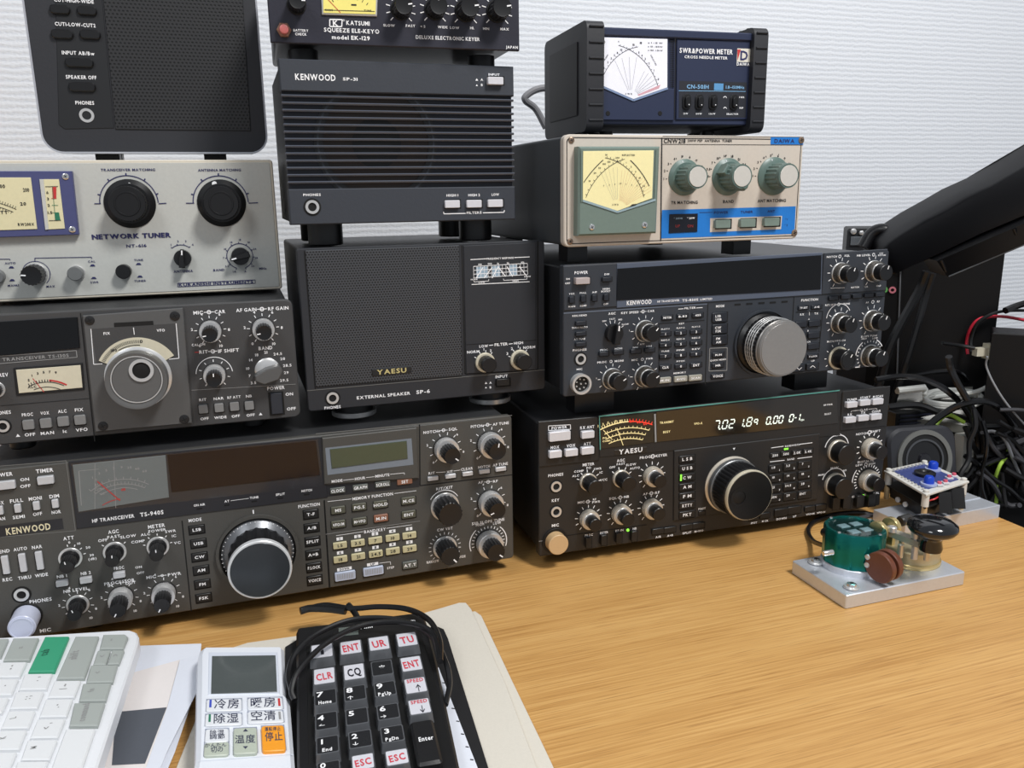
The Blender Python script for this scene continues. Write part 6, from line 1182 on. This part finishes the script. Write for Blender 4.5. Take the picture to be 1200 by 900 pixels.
p0, p1 = tl(Q(1055, 312, 982)), tl(Q(1048, 450, 982)); mb = MB(); tube_mb(mb, [(p0[0], -.5, p0[2]), (p1[0] + 2, -.5, p1[2])], 1.0, mat('edge_steel_light', (150, 152, 156), .3, metal=.6), 6, smooth=False); mesh_obj('edge_strip', mb.v, mb.f, mb.m, mb.mats, root)
p2 = tl(Q(1064, 309, 975)); mb = MB(); tube_mb(mb, [(p0[0] - 8, -1, p0[2] + 1), (p0[0], -6, p0[2] + 1), (p2[0], -8, p2[2]), (p2[0] + 1, -8, p2[2] + 5)], 1.5, CHR, 8); mesh_obj('wire_hook', mb.v, mb.f, mb.m, mb.mats, root)
# slanting black housing
HB_ = mat('housing_black', (13, 13, 16), .36, bump=.05, bscale=900, spec=.4)
root = bpy.data.objects.new('monitor', None); COL.objects.link(root); rp = Q(1120, 400, 880); root.location = (rp.x * .001, rp.y * .001, LOWZ * .001); root['label'] = 'large black monitor housing slanting up out of the right edge'; root['category'] = 'monitor'
def yy(px): return 905 - .55 * (px - 1035)
ol = [(1036, 292), (1040, 286), (1060, 272), (1082, 258), (1110, 243), (1135, 229), (1165, 216), (1200, 196), (1300, 140), (1300, 214), (1200, 254), (1150, 277), (1100, 300), (1062, 316), (1050, 322), (1036, 318)]
fr = [Q(x, y, yy(x)) for x, y in ol]; bd = Vector((-.1, 1, .10)).normalized(); N = len(fr)
r2 = [p + bd * 16 + Vector((0, 0, 3)) for p in fr]; r3 = [p + bd * 45 + Vector((0, 0, 2)) for p in fr]
cfr = sum(fr, Vector()) / N; fi = [p + (cfr - p).normalized() * 3.5 for p in fr]
sh = Vector((rp.x, rp.y, LOWZ))
mb = MB(); mb.add([p - sh for p in fi + [p + bd * 3.5 for p in fr] + r2 + r3], [list(range(N))] + [[k * N + i, k * N + (i + 1) % N, (k + 1) * N + (i + 1) % N, (k + 1) * N + i][::-1] for k in range(3) for i in range(N)] + [[3 * N + i for i in range(N)][::-1]], HB_); mesh_obj('housing', mb.v, mb.f, mb.m, mb.mats, root, 50)
hd = [Q(x, y, yy(x) - 6) for x, y in ((1098, 306), (1200, 262), (1300, 220), (1300, 240), (1200, 287), (1110, 324))]; N = len(hd); mb = MB(); mb.add([p - sh for p in hd + [p + bd * 30 for p in hd]], [list(range(N)), [N + i for i in range(N)][::-1]] + [[i, (i + 1) % N, N + (i + 1) % N, N + i] for i in range(N)], mat('handle_black', (14, 14, 16), .3)); hb = mesh_obj('carry_handle', mb.v, mb.f, mb.m, mb.mats, root, 30)
mb = MB(); tube_mb(mb, [Q(1112, 324, yy(1112) - 7) - sh, Q(1200, 287, yy(1200) - 7) - sh], .7, mat('edge_shine', (120, 124, 128), .3, metal=.4), 6, smooth=False); mesh_obj('lower_edge', mb.v, mb.f, mb.m, mb.mats, hb)
for px, py in ((1103, 305), (1188, 268)): mb = MB(); tube_mb(mb, [Q(px, py, yy(px) - 8) - sh, Q(px + 6, py + 14, yy(px) - 8) - sh], 1.6, HB_, 8, smooth=False); mesh_obj('handle_rib', mb.v, mb.f, mb.m, mb.mats, hb)
mb = MB(); tube_mb(mb, [Q(1012, 290, 935) - sh, Q(1022, 274, 935) - sh, Q(1036, 270, 930) - sh, Q(1050, 280, 925) - sh], 7.5, HB_, 12); mesh_obj('hinge_arm', mb.v, mb.f, mb.m, mb.mats, root)
st = Q(1200, 270, yy(1200) + 35); mb = MB(); mb.box(st.x + 150 - sh.x, st.x + 194 - sh.x, st.y - 20 - sh.y, st.y + 14 - sh.y, .1, 250, HB_, 1); mesh_obj('stand', mb.v, mb.f, mb.m, mb.mats, root)
# black box at far right
bq = Q(1163, 390, 893); bh = bq.z
mb = MB(); mb.box(0, 130, 0, 46, .1, bh - LOWZ, TWB, 1.2); o = world_obj(mb, 'power_supply', 'plain black box at the right edge below the monitor', 'box'); o.location = (bq.x * .001, bq.y * .001, LOWZ * .001); o.rotation_euler = (0, 0, -.5)
# grey bag, ribbed adapter, white strip
mb = MB(); pts = [Q(1050, 462, 945), Q(1095, 456, 945), Q(1140, 453, 930), Q(1138, 500, 915), Q(1110, 495, 915), Q(1050, 488, 925)]; mb.add(pts + [p - Vector((0, 0, 10)) for p in pts], [[5, 4, 3, 2, 1, 0], [6, 7, 8, 9, 10, 11]] + [[i, (i + 1) % 6, 6 + (i + 1) % 6, 6 + i] for i in range(6)], mat('bag_grey', (112, 112, 106), .35, vary=.3, bscale=60, bump=.5)); world_obj(mb, 'plastic_bag', 'crumpled grey plastic bag under the coiled white cable', 'bag')
aq = Q(1050, 484, 915); root = bpy.data.objects.new('power_adapter', None); COL.objects.link(root); root.location = (aq.x * .001, aq.y * .001, (aq.z - 34) * .001); root.rotation_euler = (0, 0, .2); root['label'] = 'black adapter with ribbed front, behind the small round speaker'; root['category'] = 'adapter'
mb = MB(); mb.box(0, 70, 0, 50, 0, 34, KNB, 1); mesh_obj('adapter_body', mb.v, mb.f, mb.m, mb.mats, root)
for i in range(6): mb = MB(); mb.box(5, 60, -1.6, 0, 6 + i * 4.6, 7.6 + i * 4.6, mat('rib_blue_black', (40, 42, 60), .35)); mesh_obj('rib', mb.v, mb.f, mb.m, mb.mats, root)
wq = Q(1131, 530, 905); mb = MB(); wbox(mb, wq, .3, 22, 14, 44, mat('plastic_off_white', (190, 190, 184), .5)); world_obj(mb, 'plug_adapter', 'off-white plug block between black cables, right of the small speaker', 'plug')
wq = Q(1184, 540, 900); mb = MB(); wbox(mb, wq, -.2, 16, 12, 34, MATS['plastic_off_white']); world_obj(mb, 'plug_adapter', 'off-white plug block at the right edge behind the lime cable', 'plug')
pq = Q(1152, 412, 905); mb = MB(); wbox(mb, pq, .15, 21, 8, 9, mat('connector_ivory', (206, 200, 180), .4)); wbox(mb, pq + Vector((8, 2, 0)), .15, 9, 11, 17, MATS['connector_ivory']); world_obj(mb, 'cable_connector', 'ivory plastic connector hanging in front of the black computer case', 'connector')
RED = mat('cable_red', (204, 40, 62), .4); LIM = mat('cable_lime', (168, 206, 80), .4); WCB = mat('cable_off_white', (206, 208, 204), .45); GLS = mat('cable_gloss_black', (16, 16, 18), .18)
cb = [('thin red cable arching over a black one', RED, 1.9, 945, [(1134, 415), (1133, 400), (1138, 384), (1150, 373), (1175, 371), (1205, 376)]), ('thin black cable arching beside the red cable', CBK, 1.9, 940, [(1138, 412), (1138, 396), (1146, 378), (1165, 367), (1185, 364), (1210, 364)]), ('thick black cable entering from the right above the red cable', CBK, 4, 930, [(1178, 364), (1190, 359), (1210, 353)]),
      ('thin grey cable dropping from the ivory connector', mat('cable_silver_grey', (150, 152, 156), .35), 1.1, 868, [(1157, 418), (1156, 430), (1166, 452), (1182, 476), (1210, 508)]), ('black lead running left from the ivory connector', CBK, 2.2, 905, [(1142, 408), (1125, 405), (1104, 402)]),
      ('thick black cable descending from the monitor, left one', CBK, 5.2, 930, [(1086, 318), (1077, 340), (1058, 375), (1042, 408), (1030, 450), (1018, 480)]), ('thick black cable descending from the monitor, right one', CBK, 4.2, 935, [(1093, 320), (1085, 345), (1075, 382), (1062, 425), (1048, 465), (1040, 490)]),
      ('long black cable arching from the radio to the small speaker', GLS, 3.4, 885, [(1026, 445), (1058, 441), (1090, 447), (1116, 463), (1137, 488), (1146, 520), (1140, 550), (1124, 566)]), ('black cable running level behind the white coil', GLS, 3, 950, [(1030, 442), (1062, 441), (1095, 436), (1122, 436), (1134, 446)]),
      ('thick black cable falling in a steep bow, right of the speaker', CBK, 3.8, 875, [(1112, 418), (1114, 431), (1121, 447), (1133, 468), (1150, 500), (1154, 530), (1147, 556), (1130, 576)]), ('black cable in a wide hoop at the right edge', GLS, 3.8, 872, [(1080, 506), (1104, 486), (1130, 473), (1157, 471), (1180, 486), (1193, 512), (1197, 545), (1190, 575)]),
      ('black cable crossing just above the small speaker', CBK, 4, 895, [(1040, 477), (1075, 475), (1102, 484), (1134, 492), (1165, 503), (1195, 516)]), ('lime yellow cable curling down beside the desk corner', LIM, 2.0, 868, [(1166, 604), (1168, 580), (1167, 560), (1172, 545), (1180, 534), (1184, 520)]), ('short lime cable showing above the small speaker', LIM, 2.2, 890, [(1095, 504), (1100, 494), (1112, 486), (1130, 495)]),
      ('grey tipped cable arching down to the right edge', mat('cable_mid_grey', (110, 112, 116), .3), 1.9, 862, [(1150, 507), (1165, 506), (1178, 516), (1188, 540), (1202, 572)]), ('black cable slanting up to the right behind the bar', GLS, 3.6, 866, [(1152, 545), (1178, 534), (1205, 522)])]
for lb, m, r, y, pts in cb:
    mb = MB(); tube_mb(mb, [Q(px, py, y + 4 * math.sin(i * 1.7)) for i, (px, py) in enumerate(pts)], r, m); world_obj(mb, 'cable', lb, 'cable')
mb = MB(); L = []
for i in range(30): a = i / 8 * 2 * pi; L.append(Q(1117 + 33 * math.cos(a), 463 + 8 * math.sin(a) + i * .28, 915 - 16 * math.sin(a)))
tube_mb(mb, [Q(1050, 459, 925), Q(1068, 456, 925), Q(1084, 455, 922)] + L[4:] + [Q(1140, 460, 915), Q(1160, 452, 915)], 2.7, WCB, 8, 5); world_obj(mb, 'coiled_cable', 'off-white cable coiled in flat loops behind the black cables', 'cable')
mb = MB(); tube_mb(mb, [Q(1052, 458, 918), Q(1084, 454.5, 918)], 4.2, WCB, 10); world_obj(mb, 'cable', 'thick off-white cable end pointing left from the coil', 'cable')
rnd = random.Random(5)
for i in range(26):
    x0 = rnd.uniform(1125, 1190); y0 = rnd.uniform(478, 560); pts = []
    a = rnd.uniform(-.3, 1.6); dd = 850 + rnd.uniform(-4, 38)
    for k in range(6): pts.append(Q(x0, y0, dd)); x0 += 22 * math.cos(a); y0 += 20 * math.sin(a) ; a += rnd.uniform(-.3, .45); x0 = min(max(x0, 1118), 1225); y0 = min(y0, 592); dd += rnd.uniform(-6, 3)
    mb = MB(); tube_mb(mb, pts, rnd.choice((2.2, 2.8, 3.4)), rnd.choice((CBK, GLS, CBK, mat('cable_dark_grey', (60, 60, 64), .4)))); world_obj(mb, 'cable', 'dark cable tangled with many others behind the right end of the desk', 'cable', 'tangled dark cables behind the desk end')
